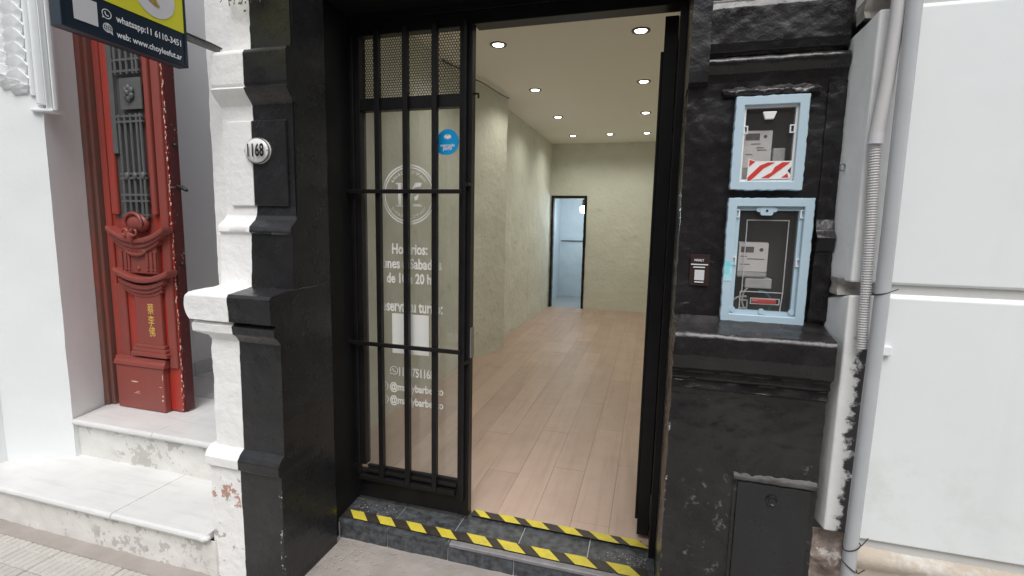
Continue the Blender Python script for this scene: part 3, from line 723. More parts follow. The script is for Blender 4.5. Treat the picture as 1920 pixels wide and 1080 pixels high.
# hatch in the die
T = thing('utility_hatch', 'small black painted utility hatch low on the right pilaster', 'hatch', (.406, 1.6, .5))
box(.303, .513, 1.603, 1.615, .43, .812).build('hatch_door', M['black'], T, bevel=.003)
rough_extrude([(1.608, .814), (1.602, .818), (1.600, .824), (1.605, .832), (1.612, .844)], .290, .524, 1.63, .006, .0022, 34, None, 2.0).build('lip', M['scuffed'], T, smooth=True)
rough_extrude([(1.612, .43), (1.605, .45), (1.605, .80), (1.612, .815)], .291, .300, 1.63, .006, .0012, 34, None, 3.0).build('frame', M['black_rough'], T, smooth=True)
m = MB(); ring_ = lathe([(.018, 0), (.018, .006), (.013, .008), (.010, .004), (.0, .005)], (0, 0, 0), 24); m.add([(.405 + a, 1.604 - c, .765 + b) for a, b, c in ring_.v], ring_.f)
m.build('lock', M['black'], T, smooth=True)
# small brown sticker
T = thing('info_sticker', 'small dark brown sticker with white lines on the right black pilaster', 'sticker', (.157, 1.71, 1.47))
m = rough_panel(lambda u, v, wv=0: (u, 1.7105 + wv, v), .126, .186, 1.418, 1.522, .01, .0003, 20); m.build('backing', M['sticker'], T)
F = XZ(1.7085); m = MB()
text_mb('MANLY', .138, .168, 1.498, 1.506, F, .02).build('lettering', M['print_white'], T)
for z, a, b in ((1.486, .128, .181), (1.477, .136, .172), (1.428, .142, .170)): MB().sheet([(a, z), (b, z), (b, z + .0035), (a, z + .0035)], F).build('printed_line', M['print_white'], T)
MB().sheet([(.141, 1.436), (.171, 1.436), (.171, 1.470), (.141, 1.470)], F).build('white_square', M['print_grey'], T)

# ================================================================== METER BOXES
def frame_mb(x0, x1, z0, z1, b, y0, y1):
    mb = MB()
    mb.box(x0, x1, y0, y1, z0, z0 + b); mb.box(x0, x1, y0, y1, z1 - b, z1); mb.box(x0, x0 + b, y0, y1, z0 + b, z1 - b); mb.box(x1 - b, x1, y0, y1, z0 + b, z1 - b); return mb
def wavy_frame(x0, x1, z0, z1, b, y0, y1):   # outer edge smeared with paint
    mb = MB(); n = 40; pts = []; ins = []
    per = [((x0, z0), (x1, z0)), ((x1, z0), (x1, z1)), ((x1, z1), (x0, z1)), ((x0, z1), (x0, z0))]
    pin = [((x0 + b, z0 + b), (x1 - b, z0 + b)), ((x1 - b, z0 + b), (x1 - b, z1 - b)), ((x1 - b, z1 - b), (x0 + b, z1 - b)), ((x0 + b, z1 - b), (x0 + b, z0 + b))]
    for (A, B), (Ci, D) in zip(per, pin):
        for i in range(n):
            t = i / n; w_ = .0025 * noise.noise(Vector((A[0] + (B[0] - A[0]) * t, 0, A[1] + (B[1] - A[1]) * t)) * 60)
            pts.append((A[0] + (B[0] - A[0]) * t + w_, A[1] + (B[1] - A[1]) * t + w_)); ins.append((Ci[0] + (D[0] - Ci[0]) * t, Ci[1] + (D[1] - Ci[1]) * t))
    N_ = len(pts)
    mb.add([(u, y0, v) for u, v in pts] + [(u, y0, v) for u, v in ins] + [(u, y1, v) for u, v in pts] + [(u, y1, v) for u, v in ins],
           [f for i in range(N_) for j in [(i + 1) % N_] for f in ((i, j, N_ + j, N_ + i), (i, 2 * N_ + i, 2 * N_ + j, j), (N_ + i, N_ + j, 3 * N_ + j, 3 * N_ + i))]); return mb
def meter_parts(T, x0, x1, z0, z1, big):
    b = .026; yf = 1.693
    wavy_frame(x0, x1, z0, z1, b, yf, 1.73).build('frame', M['pale_blue'], T, bevel=.0015, seg=1)
    xi0, xi1, zi0, zi1 = x0 + b, x1 - b, z0 + b, z1 - b
    b2 = .012 if big else .007
    frame_mb(xi0, xi1, zi0, zi1, b2, yf + .012, yf + .03).build('inner_rim', M['pale_blue'] if big else M['clear'], T, bevel=.001, seg=1)
    m = MB(); m.box(xi0, xi1, 1.80, 1.81, zi0, zi1); m.box(xi0, xi0 + .004, 1.725, 1.80, zi0, zi1); m.box(xi1 - .004, xi1, 1.725, 1.80, zi0, zi1); m.box(xi0, xi1, 1.725, 1.80, zi1 - .004, zi1); m.box(xi0, xi1, 1.725, 1.80, zi0, zi0 + .004)
    m.build('box_lining', M['box_dark'], T)
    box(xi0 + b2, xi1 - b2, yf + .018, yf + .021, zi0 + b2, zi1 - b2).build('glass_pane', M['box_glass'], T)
    return xi0, xi1, zi0, zi1
# pocket: the meters sit in front of the pilaster body, so open it up
body = [o for o in bpy.data.objects if o.name.startswith('body')][0]
bm = bmesh.new(); bm.from_mesh(body.data); kill = []
for f in bm.faces:
    c = f.calc_center_median()
    if c.y < 1.78 and ((.246 < c.x < .412 and 1.748 < c.z < 1.99) or (.246 < c.x < .450 and 1.328 < c.z < 1.682)): kill.append(f)
bmesh.ops.delete(bm, geom=kill, context='FACES'); bm.to_mesh(body.data); bm.free()

T = thing('meter_box', 'upper smaller pale blue electric meter box with red and white hazard sticker', 'meter box', (.329, 1.71, 1.727), 'electric meter boxes on the black pilaster')
a0, a1, c0, c1 = meter_parts(T, .227, .431, 1.728, 2.010, False)
mt = box(.262, .345, 1.732, 1.80, 1.76, 1.915).build('meter', M['meter'], T, bevel=.004)
F = XZ(1.7305); m = MB(); m.sheet([(.264, 1.80), (.343, 1.80), (.343, 1.912), (.264, 1.912)], F); m.build('label', M['paper'], mt)
F = XZ(1.7292); m = MB()
m.sheet([(.268, 1.885), (.308, 1.885), (.308, 1.905), (.268, 1.905)], F); m.sheet(disc_poly(.324, 1.895, .005, 14), F)
for z, a, b in ((1.872, .284, .312), (1.860, .300, .322), (1.853, .302, .330), (1.84, .27, .29)): m.sheet([(a, z), (b, z), (b, z + .002), (a, z + .002)], F)
m.build('label_print', M['paper_print'], mt)
box(.35, .385, 1.736, 1.80, 1.77, 1.86).build('terminal_block', M['meter'], T, bevel=.003)
for (x, z) in ((.261, 1.912), (.392, 1.912)): frame_mb(x - .007, x + .007, z - .012, z + .012, .003, 1.703, 1.712).build('clip', M['print_white'], T)
m = MB(); m.prism([(.306, 1.965), (.346, 1.965), (.338, 1.942), (.314, 1.942)], XZ(0), 1.703, 1.713); m.build('clip', M['clear'], T, bevel=.002)
F = XZ(1.7035); hz = [(.266, 1.760), (.272, 1.766), (.276, 1.822), (.300, 1.815), (.393, 1.815), (.397, 1.803), (.390, 1.785), (.398, 1.776), (.395, 1.760), (.300, 1.757), (.268, 1.750)]
hz = [(.276, 1.824), (.298, 1.816), (.398, 1.816), (.398, 1.800), (.388, 1.786), (.398, 1.774), (.396, 1.762), (.300, 1.761), (.288, 1.755), (.274, 1.754), (.276, 1.79)]
hs_ = MB().prism(hz, lambda u, v, wv: (u, wv, v), 1.7025, 1.7035).build('hazard_sticker', M['haz_white'], T)
F = XZ(1.7015); m = MB()
for q in ([(.279, 1.821), (.296, 1.815), (.279, 1.800)], [(.277, 1.757), (.277, 1.767), (.310, 1.803), (.332, 1.812), (.352, 1.812), (.322, 1.795), (.291, 1.762), (.285, 1.757)],
          [(.316, 1.765), (.338, 1.765), (.394, 1.812), (.372, 1.812), (.352, 1.798), (.344, 1.782)], [(.372, 1.766), (.392, 1.766), (.388, 1.779)]): m.sheet(q, F)
m.build('red_stripe', M['haz_red'], hs_)

T = thing('meter_box', 'lower larger pale blue electric meter box with turquoise sticker on its edge', 'meter box', (.348, 1.71, 1.306), 'electric meter boxes on the black pilaster')
a0, a1, c0, c1 = meter_parts(T, .227, .470, 1.307, 1.703, True)
mt = box(.272, .362, 1.734, 1.80, 1.45, 1.565).build('meter', M['meter'], T, bevel=.006)
F = XZ(1.7325); m = MB(); m.sheet([(.274, 1.47), (.360, 1.47), (.360, 1.562), (.274, 1.562)], F); m.build('label', M['paper'], mt)
F = XZ(1.7312); m = MB(); m.sheet([(.280, 1.532), (.318, 1.532), (.318, 1.550), (.280, 1.550)], F); m.sheet(disc_poly(.340, 1.541, .006, 14), F)
for z, a, b in ((1.518, .28, .30), (1.510, .30, .35), (1.492, .28, .31)): m.sheet([(a, z), (b, z), (b, z + .002), (a, z + .002)], F)
m.build('label_print', M['paper_print'], mt)
box(.30, .38, 1.738, 1.80, 1.415, 1.448).build('terminal_block', M['meter'], T, bevel=.003)
# clear inner cover drawn by its edges
m = MB()
for p, q in (((.290, 1.40), (.290, 1.635)), ((.410, 1.40), (.410, 1.635)), ((.288, 1.635), (.412, 1.635)), ((.286, 1.405), (.412, 1.405)), ((.286, 1.345), (.286, 1.405)), ((.406, 1.340), (.410, 1.405)), ((.372, 1.338), (.408, 1.338))):
    m.tube([(p[0], 1.723, p[1]), (q[0], 1.723, q[1])], .0016, 6)
m.build('cover_edge', M['clear'], T)
m = MB(); m.prism([(.322, 1.690), (.322, 1.655), (.326, 1.650), (.354, 1.650), (.358, 1.655), (.358, 1.690)], lambda u, v, wv: (u, wv, v), 1.698, 1.708)
m.prism(disc_poly(.318, 1.668, .008, 14), lambda u, v, wv: (u, wv, v), 1.699, 1.708); m.prism(disc_poly(.362, 1.668, .008, 14), lambda u, v, wv: (u, wv, v), 1.699, 1.708)
m.build('latch', M['pale_blue'], T)
MB().sheet(disc_poly(.340, 1.664, .0035, 14), XZ(1.6965)).build('latch_hole', M['ink'], T)
for x, z in ((.256, 1.655), (.441, 1.655), (.256, 1.505), (.441, 1.505)): frame_mb(x - .007, x + .007, z - .013, z + .013, .0035, 1.700, 1.710).build('clip', M['print_white'], T)
for x, z in ((.262, 1.348), (.435, 1.348), (.349, 1.345)): MB().prism(disc_poly(x, z, .009, 14), lambda u, v, wv: (u, wv, v), 1.701, 1.708).build('clip', M['pale_blue'], T)
frame_mb(.317, .403, 1.366, 1.386, .0025, 1.719, 1.724).build('tag_holder', M['clear'], T)
box(.334, .392, 1.7165, 1.728, 1.3695, 1.383).build('seal_tag', M['tag_red'], T, bevel=.002); MB().tube([(.322, 1.721, 1.376), (.336, 1.721, 1.376)], .006, 8).build('seal_tag', M['tag_red'], T)
def arc3(cx_, cz_, rx, rz, a0_, a1_, y, n=16): return [(cx_ + rx * math.cos(R(a0_ + (a1_ - a0_) * i / n)), y, cz_ + rz * math.sin(R(a0_ + (a1_ - a0_) * i / n))) for i in range(n + 1)]
MB().tube(arc3(.30, 1.358, .038, .030, 80, 270, 1.730), .0035, 6).build('wire', M['wire_grey'], T, smooth=True)
MB().tube(arc3(.312, 1.38, .018, .036, 100, 280, 1.728), .003, 6).build('wire', M['wire_grey'], T, smooth=True)
MB().tube(arc3(.345, 1.368, .036, .040, -80, 95, 1.733), .003, 6).build('wire', M['wire_teal'], T, smooth=True)
m = MB(); m.box(.288, .310, 1.724, 1.730, 1.374, 1.378); m.box(.308, .311, 1.724, 1.730, 1.352, 1.378); m.box(.288, .310, 1.724, 1.730, 1.348, 1.352); m.build('terminal_block', M['wire_grey'], T)
rough_panel(lambda u, v, wv=0: (u, 1.6918 + wv, v), .228, .252, 1.440, 1.502, .01, .0002, 20).build('turquoise_sticker', M['turq'], T)

# ================================================================== WHITE HOUSE ON THE LEFT
T = thing('white_house', 'white plastered house wall with carved ornament beside the red door', 'house', (-3.4, 1.8, 0))
A = (-3.475, 1.752); B = (-3.165, 1.903); D_ = (-3.247, 2.150)
L = math.hypot(B[0] - A[0], B[1] - A[1]); dx, dy = (B[0] - A[0]) / L, (B[1] - A[1]) / L
SP = lambda u, v, wv=0: (A[0] + dx * u + dy * wv, A[1] + dy * u - dx * wv, v)      # splayed face, w towards the street
rough_panel(SP, 0, L, -.05, 3.6, .04, .004, 4.0, 2.0).build('splayed_face', M['white_smooth'], T, smooth=True)
L2 = math.hypot(D_[0] - B[0], D_[1] - B[1]); ex, ey = (D_[0] - B[0]) / L2, (D_[1] - B[1]) / L2
rough_panel(lambda u, v, wv=0: (B[0] + ex * u + ey * wv, B[1] + ey * u - ex * wv, v), 0, L2, 0, 3.6, .04, .003, 4.0, 5.0).build('reveal', M['white_smooth'], T, smooth=True)
rough_panel(lambda u, v, wv=0: (u, 1.70 - wv, v), -8, -3.472, -.05, 3.6, .08, .004, 3.0).build('front_wall', M['white_smooth'], T, smooth=True)
box(-3.50, -3.474, 1.702, 1.78, -.05, 3.6).build('front_wall', M['white_smooth'], T)
m = MB(); m.add([(-8, 1.72, 3.55), (A[0], A[1] + .01, 3.55), (B[0], B[1] + .01, 3.55), (D_[0], D_[1], 3.55), (-3.4, 2.6, 3.55), (-8, 2.6, 3.55)], [(0, 1, 2, 3, 4, 5)]); m.build('wall_top', M['white_smooth'], T)
# carved jamb ornament: mouldings and overlapping leaves on the splayed face (foot at z about 2.2)
for (u0, u1, h, zb) in ((.298, .322, .020, 2.235), (.328, .368, .034, 2.190), (.380, .398, .040, 2.160), (.402, .420, .022, 2.165)):
    m = MB(); n = 8; pts = [(u0 + (u1 - u0) * i / n, h * math.sin(math.pi * (.12 + .76 * i / n))) for i in range(n + 1)]; pts = [(u0, -.01)] + pts + [(u1, -.01)]
    m.prism(pts, lambda u, v, wv: SP(u, wv, v), zb, 3.5); m.build('moulding', M['white_smooth'], T, smooth=False, bevel=.002)
MB().prism([(.30, -.05), (.30, .022), (.418, .042), (.418, -.05)], lambda u, v, wv: SP(u, wv, v), 2.152, 2.166).build('moulding', M['white_smooth'], T, bevel=.004)
m = MB()
def leafy(u, z, su, sz, tilt, ht=.034):
    vs = []; n = 14
    for j in range(5):
        r_ = (0, .35, .7, .92, 1.0)[j]
        for i in range(n):
            a = 2 * math.pi * i / n; rr = r_ * (1 + .12 * math.cos(5 * a)); uu = su * rr * math.cos(a); zz = sz * rr * math.sin(a)
            vs.append(SP(u + uu * math.cos(tilt) - zz * math.sin(tilt), z + uu * math.sin(tilt) + zz * math.cos(tilt), (ht * (.25 + .75 * (.5 + .5 * r_ * math.sin(a))) + .004 * math.cos(2.5 * a) * r_) if j < 4 else -.006))
    return MB().add(vs, [(j * n + i, j * n + (i + 1) % n, (j + 1) * n + (i + 1) % n, (j + 1) * n + i) for j in range(4) for i in range(n)])
for k in range(9):
    leafy(.258, 2.31 + k * .066, .048, .052, .15).build('carved_leaf', M['white_smooth'], T, smooth=True)
    if k < 8: leafy(.190 - .012 * (k % 2), 2.345 + k * .072, .040, .044, .6, .018).build('carved_leaf', M['white_smooth'], T, smooth=True)
for u, z in ((.215, 2.285), (.150, 2.31), (.262, 2.262)): leafy(u, z, .05, .022, .35).build('carved_leaf', M['white_smooth'], T, smooth=True)
# brown stain at the foot of the pier
box(-3.60, -3.47, 1.688, 1.70, .20, .235).build('broken_edge', M['brick_raw'], T, bevel=.005)
# steps
T = thing('marble_steps', 'two worn white marble steps with peeling risers below the red door', 'steps', (-2.6, 1.8, 0))
def slab(x0, x1, y0, y1, zt, th, r):
    pf = [(y1, zt - th), (y0 + r * .6, zt - th), (y0 + r * .15, zt - th + r * .35), (y0, zt - th * .5), (y0 + r * .2, zt - r * .35), (y0 + r * .7, zt), (y1, zt)]
    return MB().prism(pf, lambda u, v, wv: (wv, u, v), x0, x1)
slab(-3.75, -2.3925, 1.545, 1.96, .212, .034, .02).build('tread_slab', M['marble'], T, bevel=.002)
slab(-2.3905, -1.83, 1.548, 1.96, .211, .034, .02).build('tread_slab', M['marble'], T, bevel=.002)
MB().ell((-1.845, 1.566, .194), .03, .022, .0165, 14, 8).build('tread_slab', M['marble'], T, smooth=True)
mb = slab(-3.166, -2.566, 1.895, 2.42, .440, .034, .02); mb.v = [(-3.30 if x < -3 and y > 2 else x, y, z) for x, y, z in mb.v]; mb.build('tread_slab', M['marble'], T, bevel=.002)
slab(-2.564, -1.80, 1.897, 2.42, .440, .034, .02).build('tread_slab', M['marble'], T, bevel=.002)
rough_extrude([(1.580, -.03), (1.578, .178)], -3.80, -1.80, 1.70, .02, .005, 14, None, 3.0).build('riser', M['white_peel'], T, smooth=True)
rough_extrude([(1.934, .18), (1.932, .407)], -3.30, -1.78, 2.0, .02, .006, 14, None, 7.0).build('riser', M['white_peel'], T, smooth=True)
# hall
hf = box(-3.6, -2.26, 2.42, 7.0, .2, .428).build('hall_floor', M['joint']); struct(hf, 'grey tiled hall floor behind the red door')
tm = mesh_of(MB().box(.002, .328, .002, .328, -.008, 0), 'floor_tile', M['hall_tile'])
for i in range(4):
    for j in range(8): piece('floor_tile', tm, hf, (-3.49 + i * .33, 2.43 + j * .33, .436))
m = MB(); m.box(-3.36, -3.25, 2.30, 7.0, .4, 3.6); m.box(-3.4, -1.9, 7.0, 7.1, .4, 3.6); m.box(-2.36, -2.26, 2.42, 7.0, .4, 3.6); m.box(-3.6, -1.95, 2.05, 2.35, 3.45, 3.6)
struct(m.build('hall_wall', M['hall_wall']), 'grey hall walls behind the half open red door')
sk = mesh_of(MB().box(0, .012, .002, .328, 0, .10), 'skirting_tile', M['hall_tile'])
for j in range(12): piece('skirting_tile', sk, hf, (-3.2495, 2.43 + j * .33, .438))

# ================================================================== RED DOOR
T = thing('red_door', 'old carved red wooden door leaf with grey iron grille and gold characters', 'door', (-2.9, 2.18, .44))
X0, X1, YF = -3.160, -2.662, 2.175
box(X0, X1, YF, YF + .055, .448, 3.3).build('leaf', M['red'], T, bevel=.003)
box(X1 - .002, X1 + .010, YF + .012, YF + .070, .450, 3.3).build('closing_edge', M['maroon'], T, bevel=.002)
m = MB(); z = .46
while z < 2.45:      # paint broken off along the closing edge
    h = random.uniform(.003, .014)
    if random.random() < .85: m.ell((X1 + random.uniform(-.004, .004), YF + random.uniform(0, .010), z), random.uniform(.0015, .005), .003, h, 7, 5)
    z += h * random.uniform(1.0, 3.0)
cb = m.build('chipped_edge', M['chip'], T); cb['kind'] = 'stuff'
# stiles and beads
box(X0 + .004, -3.1089, YF - .012, YF, .68, 3.3).build('stile', M['red'], T, bevel=.005)
box(-2.7258, -2.6669, YF - 0.014, YF - 0, 0.7160, 3.2699).build('stile', M['red_carved'], T, bevel=.005)
box(-3.0847, -3.0329, YF - 0.024, YF - 0, 1.6196, 3.2621).build('moulding', M['red'], T, bevel=.008)
box(-2.7693, -2.7351, YF - 0.026, YF - 0, 1.6195, 3.2606).build('moulding', M['red_carved'], T, bevel=.008)
box(-3.0628, -2.8057, YF - .002, YF + .001, 1.6000, 3.3).build('window_backing', M['grey_glass'], T)
box(-3.0346, -2.9974, YF - .020, YF - .002, 1.9722, 3.3).build('window_reveal', M['iron'], T)
# grille
m = MB(); yg = YF - .022
for x in (-2.9680, -2.9239, -2.8799, -2.8358, -2.8064): m.tube([(x, yg, 1.6000), (x, yg, 2.1877)], .0075, 8); m.tube([(x, yg, 2.4032), (x, yg, 3.2)], .0075, 8)
for zz in (1.62, 1.70, 1.735, 1.83, 1.855, 2.145, 2.175, 2.42, 2.48): m.box(-2.9876, -2.7868, yg - .006, yg + .006, zz - .006, zz + .006)
gl_ = m.build('grille', M['iron'], T, smooth=False)
gx = -2.8714; gz = 2.2971
m = MB()
for i in range(6):
    a = R(60 * i + 30); m.ell((gx + .024 * math.cos(a), yg - .010, gz + .028 * math.sin(a)), .017, .010, .020, 10, 6)
m.ell((gx, yg - .018, gz), .014, .010, .016, 10, 6)
m.box(gx - .075, gx + .085, yg - .002, yg + .006, gz - .085, gz + .085)
m.build('rosette', M['iron'], gl_, smooth=True)
m = MB()
for x in (-.06, 0, .06): m.ell((gx + x, yg - .008, 1.842), .016, .008, .022, 10, 6)
m.build('rosette', M['iron'], gl_, smooth=True)
# carved pediment with shell
def swag(x0_, x1_, zt, dip, th, out, n=16):
    up = []; dn = []
    for i in range(n + 1):
        t = i / n; s_ = (2 * t - 1) ** 2; up.append((x0_ + (x1_ - x0_) * t, zt - dip * (1 - s_))); dn.append((x0_ + (x1_ - x0_) * t, zt - dip * (1 - s_) - th))
    return MB().prism(up + dn[::-1], lambda u, v, wv: (u, wv, v), YF - out, YF + .002)
car = M['red_carved']
swag(-3.0857, -2.6456, 1.5569, 0.07, 0.03, 0.07).build('pediment', car, T, bevel=.008)
swag(-3.0822, -2.6825, 1.5278, 0.07, 0.03, 0.056).build('pediment', car, T, bevel=.008)
swag(-3.0706, -2.7122, 1.4934, 0.062, 0.03, 0.044).build('pediment', car, T, bevel=.006)
sx = -2.8832
sh = MB().ell((sx, YF - .02, 1.572), .078, .040, .058, 18, 10).build('shell', car, T, smooth=True)
MB().tube(arc3(sx, 1.574, .064, .056, -20, 200, YF - .052), .010, 8).build('shell_rim', car, sh, smooth=True)
m = MB()
for s_ in (-1, 1): m.tube(arc3(sx + s_ * .033, 1.520, .022, .018, 90, 90 + s_ * 330, YF - .078), [.009] * 10 + [.006] * 7, 8)
m.ell((sx, YF - .068, 1.492), .020, .025, .038, 10, 8); m.build('scroll', car, sh, smooth=True)
box(-3.0566, -2.7495, YF - 0.03, YF - 0, 1.2782, 1.4586).build('carved_panel', car, T, bevel=.005)
m = MB()
for x in (-3.0181, -2.9841, -2.9599, -2.8192, -2.7852, -2.7580): m.box(x - .008, x + .008, YF - .038, YF - .030, 1.3137, 1.4059); m.ell((x, YF - .034, 1.3021), .008, .006, .008, 8, 6)
m.ell((-2.8920, YF - .032, 1.3089), .012, .008, .012, 10, 6); m.build('flute', car, T, bevel=.002)
gx = -2.8920
m = MB(); m.tube(arc3(gx, 1.428, .082, .038, 185, 355, YF - .040), [.004 + .009 * math.sin(math.pi * i / 16) for i in range(17)], 8); m.tube(arc3(gx, 1.405, .07, .025, 10, 170, YF - .040), .008, 8); m.build('garland', car, T, smooth=True)
swag(-3.0541, -2.6335, 1.3132, 0.052, 0.034, 0.072).build('bracket', car, T, bevel=.010)
swag(-3.0397, -2.6923, 1.2574, 0.045, 0.028, 0.052).build('bracket', car, T, bevel=.007)
swag(-3.0278, -2.7173, 1.2264, 0.042, 0.026, 0.04).build('bracket', car, T, bevel=.006)
swag(-3.0225, -2.7300, 1.1954, 0.036, 0.022, 0.03).build('bracket', car, T, bevel=.005)
# lower panel with bevelled beads, base block
box(-3.1089, -3.0401, YF - 0.014, YF - 0, 0.7356, 1.2071).build('stile', car, T, bevel=.005)
box(-2.9576, -2.7523, YF - 0.024, YF - 0, 0.8472, 1.1698).build('lower_panel', car, T, bevel=.006)
box(-2.9737, -2.7397, YF - 0.03, YF - 0, 0.8259, 0.8512).build('moulding', car, T, bevel=.006)
box(-2.9897, -2.7272, YF - 0.036, YF - 0, 0.8027, 0.8280).build('moulding', car, T, bevel=.006)
box(-2.9959, -2.7147, YF - 0.042, YF - 0, 0.7778, 0.8059).build('moulding', car, T, bevel=.006)
m = MB(); m.prism([(YF, .715), (YF - .050, .715), (YF - .046, .735), (YF - .036, .750), (YF - .034, .765), (YF, .768)], lambda u, v, wv: (wv, u, v), -3.135, -2.735); m.build('moulding', car, T, bevel=.003)
box(-3.128, -2.750, YF - .042, YF, .444, .714).build('base_block', car, T, bevel=.006)
m = MB()
for (x, z, l, h) in ((-2.98, .615, .030, .004), (-2.965, .545, .028, .0015), (-2.96, .555, .018, .0012), (-2.775, .60, .012, .0015), (-2.762, .545, .006, .005), (-2.765, .518, .008, .005), (-2.755, .66, .003, .02)): m.ell((x, YF - .042, z), l, .0012, h, 8, 5)
sc_ = m.build('scratch', M['chip'], T)
for ch_, zc in (('\u8521', 1.0701), ('\u674e', 0.9987), ('\u4f5b', 0.9332)):
    text_mb(ch_, -2.8569, -2.8080, zc - .032, zc + .032, XZ(YF - .0255), .002).build('lettering', M['gold'], T)
MB().tube([(X1 + .010, YF + .045, 1.790), (X1 + .045, YF + .045, 1.782), (X1 + .08, YF + .045, 1.765)], [.008, .013, .009], 10).build('handle', M['tie'], T, smooth=True)
for zz in (2.02, 1.34): MB().ell((X1 + .014, YF + .045, zz), .011, .011, .011, 10, 8).build('bolt', M['tie'], T, smooth=True)
# frame
T = thing('door_frame', 'faded brown red wooden frame left of the red door', 'door frame', (-3.2, 2.18, .44))
m = MB(); m.box(-3.27, -3.205, YF - .048, YF + .06, .441, 3.4); m.box(-3.205, -3.178, YF - .030, YF + .05, .441, 3.4); m.build('post', M['red_frame'], T, bevel=.006)
box(-3.30, -1.95, YF - .03, YF + .06, 3.31, 3.44).build('header', M['red_frame'], T, bevel=.004)

# ================================================================== HANGING SIGN
T = thing('hanging_sign', 'double sided yellow and navy hanging sign with white contact text', 'sign', (-1.81, 1.37, 2.2))
box(-1.842, -1.801, 1.155, 1.584, 2.197, 2.95).build('panel', M['navy'], T, bevel=.003)
frame_mb(0, 1, 0, 1, .1, 0, 1)
m = MB(); m.box(-1.845, -1.797, 1.152, 1.160, 2.193, 2.954); m.box(-1.845, -1.797, 1.578, 1.587, 2.193, 2.954); m.box(-1.845, -1.797, 1.160, 1.578, 2.193, 2.200); m.build('edge_frame', M['navy'], T, bevel=.001)
F = YZ(-1.7992)
MB().sheet([(1.180, 2.319), (1.577, 2.319), (1.577, 2.95), (1.180, 2.95)], F).build('yellow_field', M['yellow'], T)
F = YZ(-1.7980)
MB().sheet(disc_poly(1.465, 2.412, .078, 48), F).build('white_disc', M['print_grey'], T)
F = YZ(-1.7968); m = MB(); m.sheet([(1.42, 2.40), (1.44, 2.385), (1.462, 2.374), (1.478, 2.372), (1.482, 2.380), (1.47, 2.392), (1.475, 2.42), (1.46, 2.45), (1.43, 2.44)], F); m.build('gold_crest', M['gold_dark'], T)
F = YZ(-1.7990)
text_mb('whatsapp:11 6110-3451', 1.321, 1.561, 2.258, 2.288, F, .018).build('lettering', M['print_white'], T)
text_mb('web: www.choyleefut.ar', 1.319, 1.561, 2.208, 2.236, F, .018).build('lettering', M['print_white'], T)
m = MB(); phone_icon(m, 1.291, 2.278, .0155, F); m.build('round_icon', M['print_white'], T)
m = MB(); cx, cz = 1.291, 2.234
ring_poly(m, cx, cz, .0150, .0128, F, 28)
for k in (-.5, .5, 0): m.sheet([(cx - .0135, cz + k * .014 - .0009), (cx + .0135, cz + k * .014 - .0009), (cx + .0135, cz + k * .014 + .0009), (cx - .0135, cz + k * .014 + .0009)], F)
m.sheet([(cx - .0009, cz - .013), (cx + .0009, cz - .013), (cx + .0009, cz + .013), (cx - .0009, cz + .013)], F)
ring_poly(m, cx, cz, .0075, .0060, lambda u, v: F(u, cz + (v - cz) * 1.75), 24); m.sheet([(cx + .004, cz - .011), (cx + .016, cz - .019), (cx + .014, cz - .004)], F); m.build('round_icon', M['print_white'], T)
MB().sheet([(1.190, 2.226), (1.262, 2.226), (1.262, 2.302), (1.190, 2.302)], F).build('white_square', M['print_grey'], T)
box(-1.826, -1.808, 1.584, 1.80, 2.305, 2.325).build('bracket', M['iron'], T, bevel=.002)
MB().tube([(-1.812, 1.58, 2.33), (-1.80, 1.70, 2.325), (-1.792, 1.745, 2.318)], .004, 8).build('bracket', M['tie'], T, smooth=True)

# ================================================================== RUSTICATED WALL ON THE RIGHT
T = thing('rusticated_wall', 'pale painted neighbour wall of large smooth panels with grooves on the right', 'wall', (1.5, 1.7, 0))
box(.620, 7.0, 1.612, 2.4, .60, 3.6).build('groove_back', M['groove_pale'], T)
def panel(x0, x1, z0, z1, name, m_, y=1.600, c=.011):
    mb = MB(); yb = 1.70
    vs = [(x0, yb, z0), (x1, yb, z0), (x1, yb, z1), (x0, yb, z1), (x0, y + c, z0), (x1, y + c, z0), (x1, y + c, z1), (x0, y + c, z1), (x0 + c, y, z0 + c * .5), (x1 - c, y, z0 + c * .5), (x1 - c, y, z1 - c), (x0 + c, y, z1 - c)]
    mb.add(vs, [(8, 9, 10, 11), (4, 5, 9, 8), (5, 6, 10, 9), (6, 7, 11, 10), (7, 4, 8, 11), (0, 1, 5, 4), (1, 2, 6, 5), (2, 3, 7, 6), (3, 0, 4, 7)])
    return mb.build(name, m_, T, bevel=.003)
for z0_, z1_ in ((.685, 1.432), (1.458, 2.205), (2.235, 2.96)): panel(.622, 7.0, z0_, z1_, 'wall_panel', M['wall_right'])
def block(z0_, z1_, top):
    """quoin block with a wide splayed left side"""
    xl, xf, xr, yf_, yb = .529, .552, .617, 1.596, 1.80
    base = [(xl, yb), (xl + .002, 1.700), (xf, yf_), (xr, yf_), (xr, yb)]
    mb = MB(); n = 5; ct = .03
    vs = [(x, y, z0_) for x, y in base] + [(x, y, z1_ - (ct if i in (0, 1) else 0)) for i, (x, y) in enumerate(base)]
    mb.add(vs, [(0, 1, 2, 3, 4), (5, 9, 8, 7, 6)] + [(i, (i + 1) % n, n + (i + 1) % n, n + i) for i in range(n)])
    return mb.build('quoin_block', M['block'], T, bevel=.005)
block(.700, 1.425, 0); block(1.462, 2.195, 1); block(2.235, 2.96, 1)
rough_extrude([(1.628, 1.42), (1.640, 1.44), (1.628, 1.47)], .530, .618, 1.70, .008, .006, 30, None, 1.0).build('mortar_joint', M['groove'], T, smooth=True)
rough_extrude([(1.635, 2.19), (1.645, 2.21), (1.635, 2.24)], .530, .618, 1.70, .008, .006, 30, None, 4.0).build('mortar_joint', M['groove'], T, smooth=True)
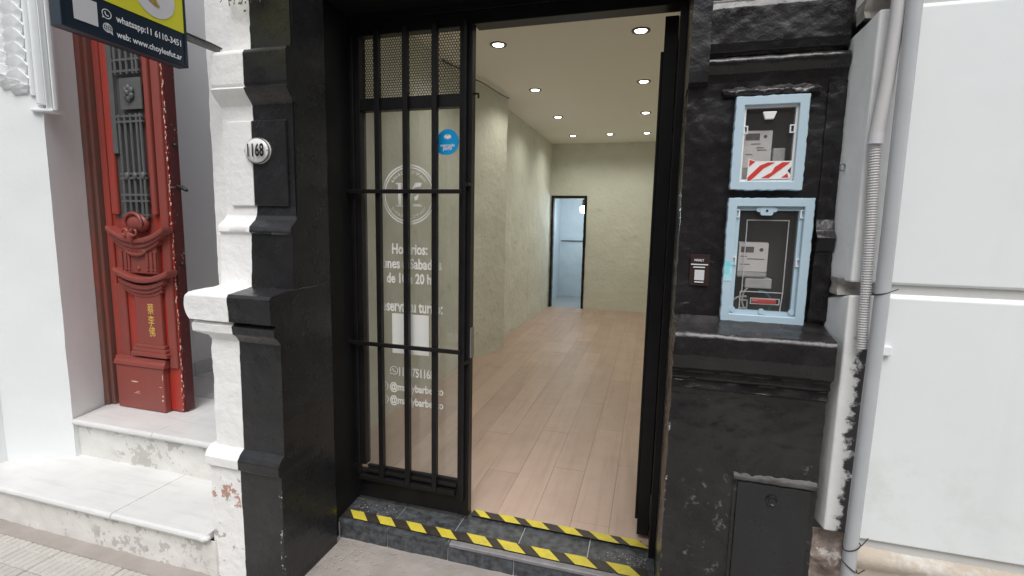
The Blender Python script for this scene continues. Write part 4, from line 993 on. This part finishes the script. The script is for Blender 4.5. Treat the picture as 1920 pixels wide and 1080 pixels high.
rough_extrude([(1.62, -.05), (1.625, .35), (1.63, .69)], .529, .640, 1.80, .010, .012, 16, None, 6.0, .01).build('crumbled_base', M['brick_raw'], T, smooth=True)
rough_extrude([(1.60, -.05), (1.60, .60), (1.585, .615), (1.59, .645), (1.64, .672)], .640, 7.0, 1.80, .03, .003, 10, None, 2.0).build('plinth', M['beige'], T, smooth=True)
m = MB(); m.tube(arc3(.528, 1.792, .007, .010, 0, 360, 1.68), .002, 6); hk = m.build('wall_hook', M['steel'], smooth=True); tag(hk, 'small metal ring hook on the pale wall beside the upper meter box', 'hook')
# pipes
T = thing('drainpipe', 'grey plastic drainpipe running down the pale wall on the right', 'pipe', (.612, 1.55, 0))
MB().tube([(.6075, 1.552, 3.2), (.609, 1.550, 2.2), (.613, 1.548, 1.4), (.609, 1.550, .7), (.607, 1.552, -.05)], .0182, 20).build('pipe', M['pvc'], T, smooth=True)
for zz, t_ in ((1.440, .006), (.690, .012), (.628, -.014)):
    m = MB(); m.tube([(.611 + .0200 * math.cos(R(a)), 1.55 + .0200 * math.sin(R(a)), zz + t_ * math.cos(R(a))) for a in range(0, 361, 20)], .0018, 6)
    m.tube([(.611 + .02, 1.54, zz + t_), (.66, 1.575, zz + t_ * 1.5)], .0016, 6); m.build('tie_wire', M['tie'], T)
m = MB(); m.box(.628, .668, 1.585, 1.600, 1.258, 1.284); m.box(.628, .640, 1.56, 1.60, 1.262, 1.280); m.build('bracket', M['wall_right'], T, bevel=.002)
T = thing('conduit', 'grey electrical conduit beside the drainpipe, corrugated in its lower half', 'conduit', (.575, 1.57, 0))
MB().tube([(.583, 1.570, 3.2), (.582, 1.570, 2.15), (.577, 1.572, 2.0), (.566, 1.574, 1.86)], .017, 14).build('smooth_pipe', M['conduit'], T, smooth=True)
MB().tube([(.567, 1.574, 1.868), (.566, 1.574, 1.840)], .0185, 14).build('coupling', M['print_grey'], T, smooth=True)
m = MB(); pts = []; rr = []; n = 160
for i in range(n):
    t_ = i / (n - 1); zz = 1.842 - t_ * .565; pts.append((.566 + .026 * t_ + .002 * math.sin(t_ * 5), 1.576, zz)); rr.append(.0145 if i % 2 else .0115)
m.tube(pts, rr, 12); m.build('corrugated_pipe', M['conduit'], T)
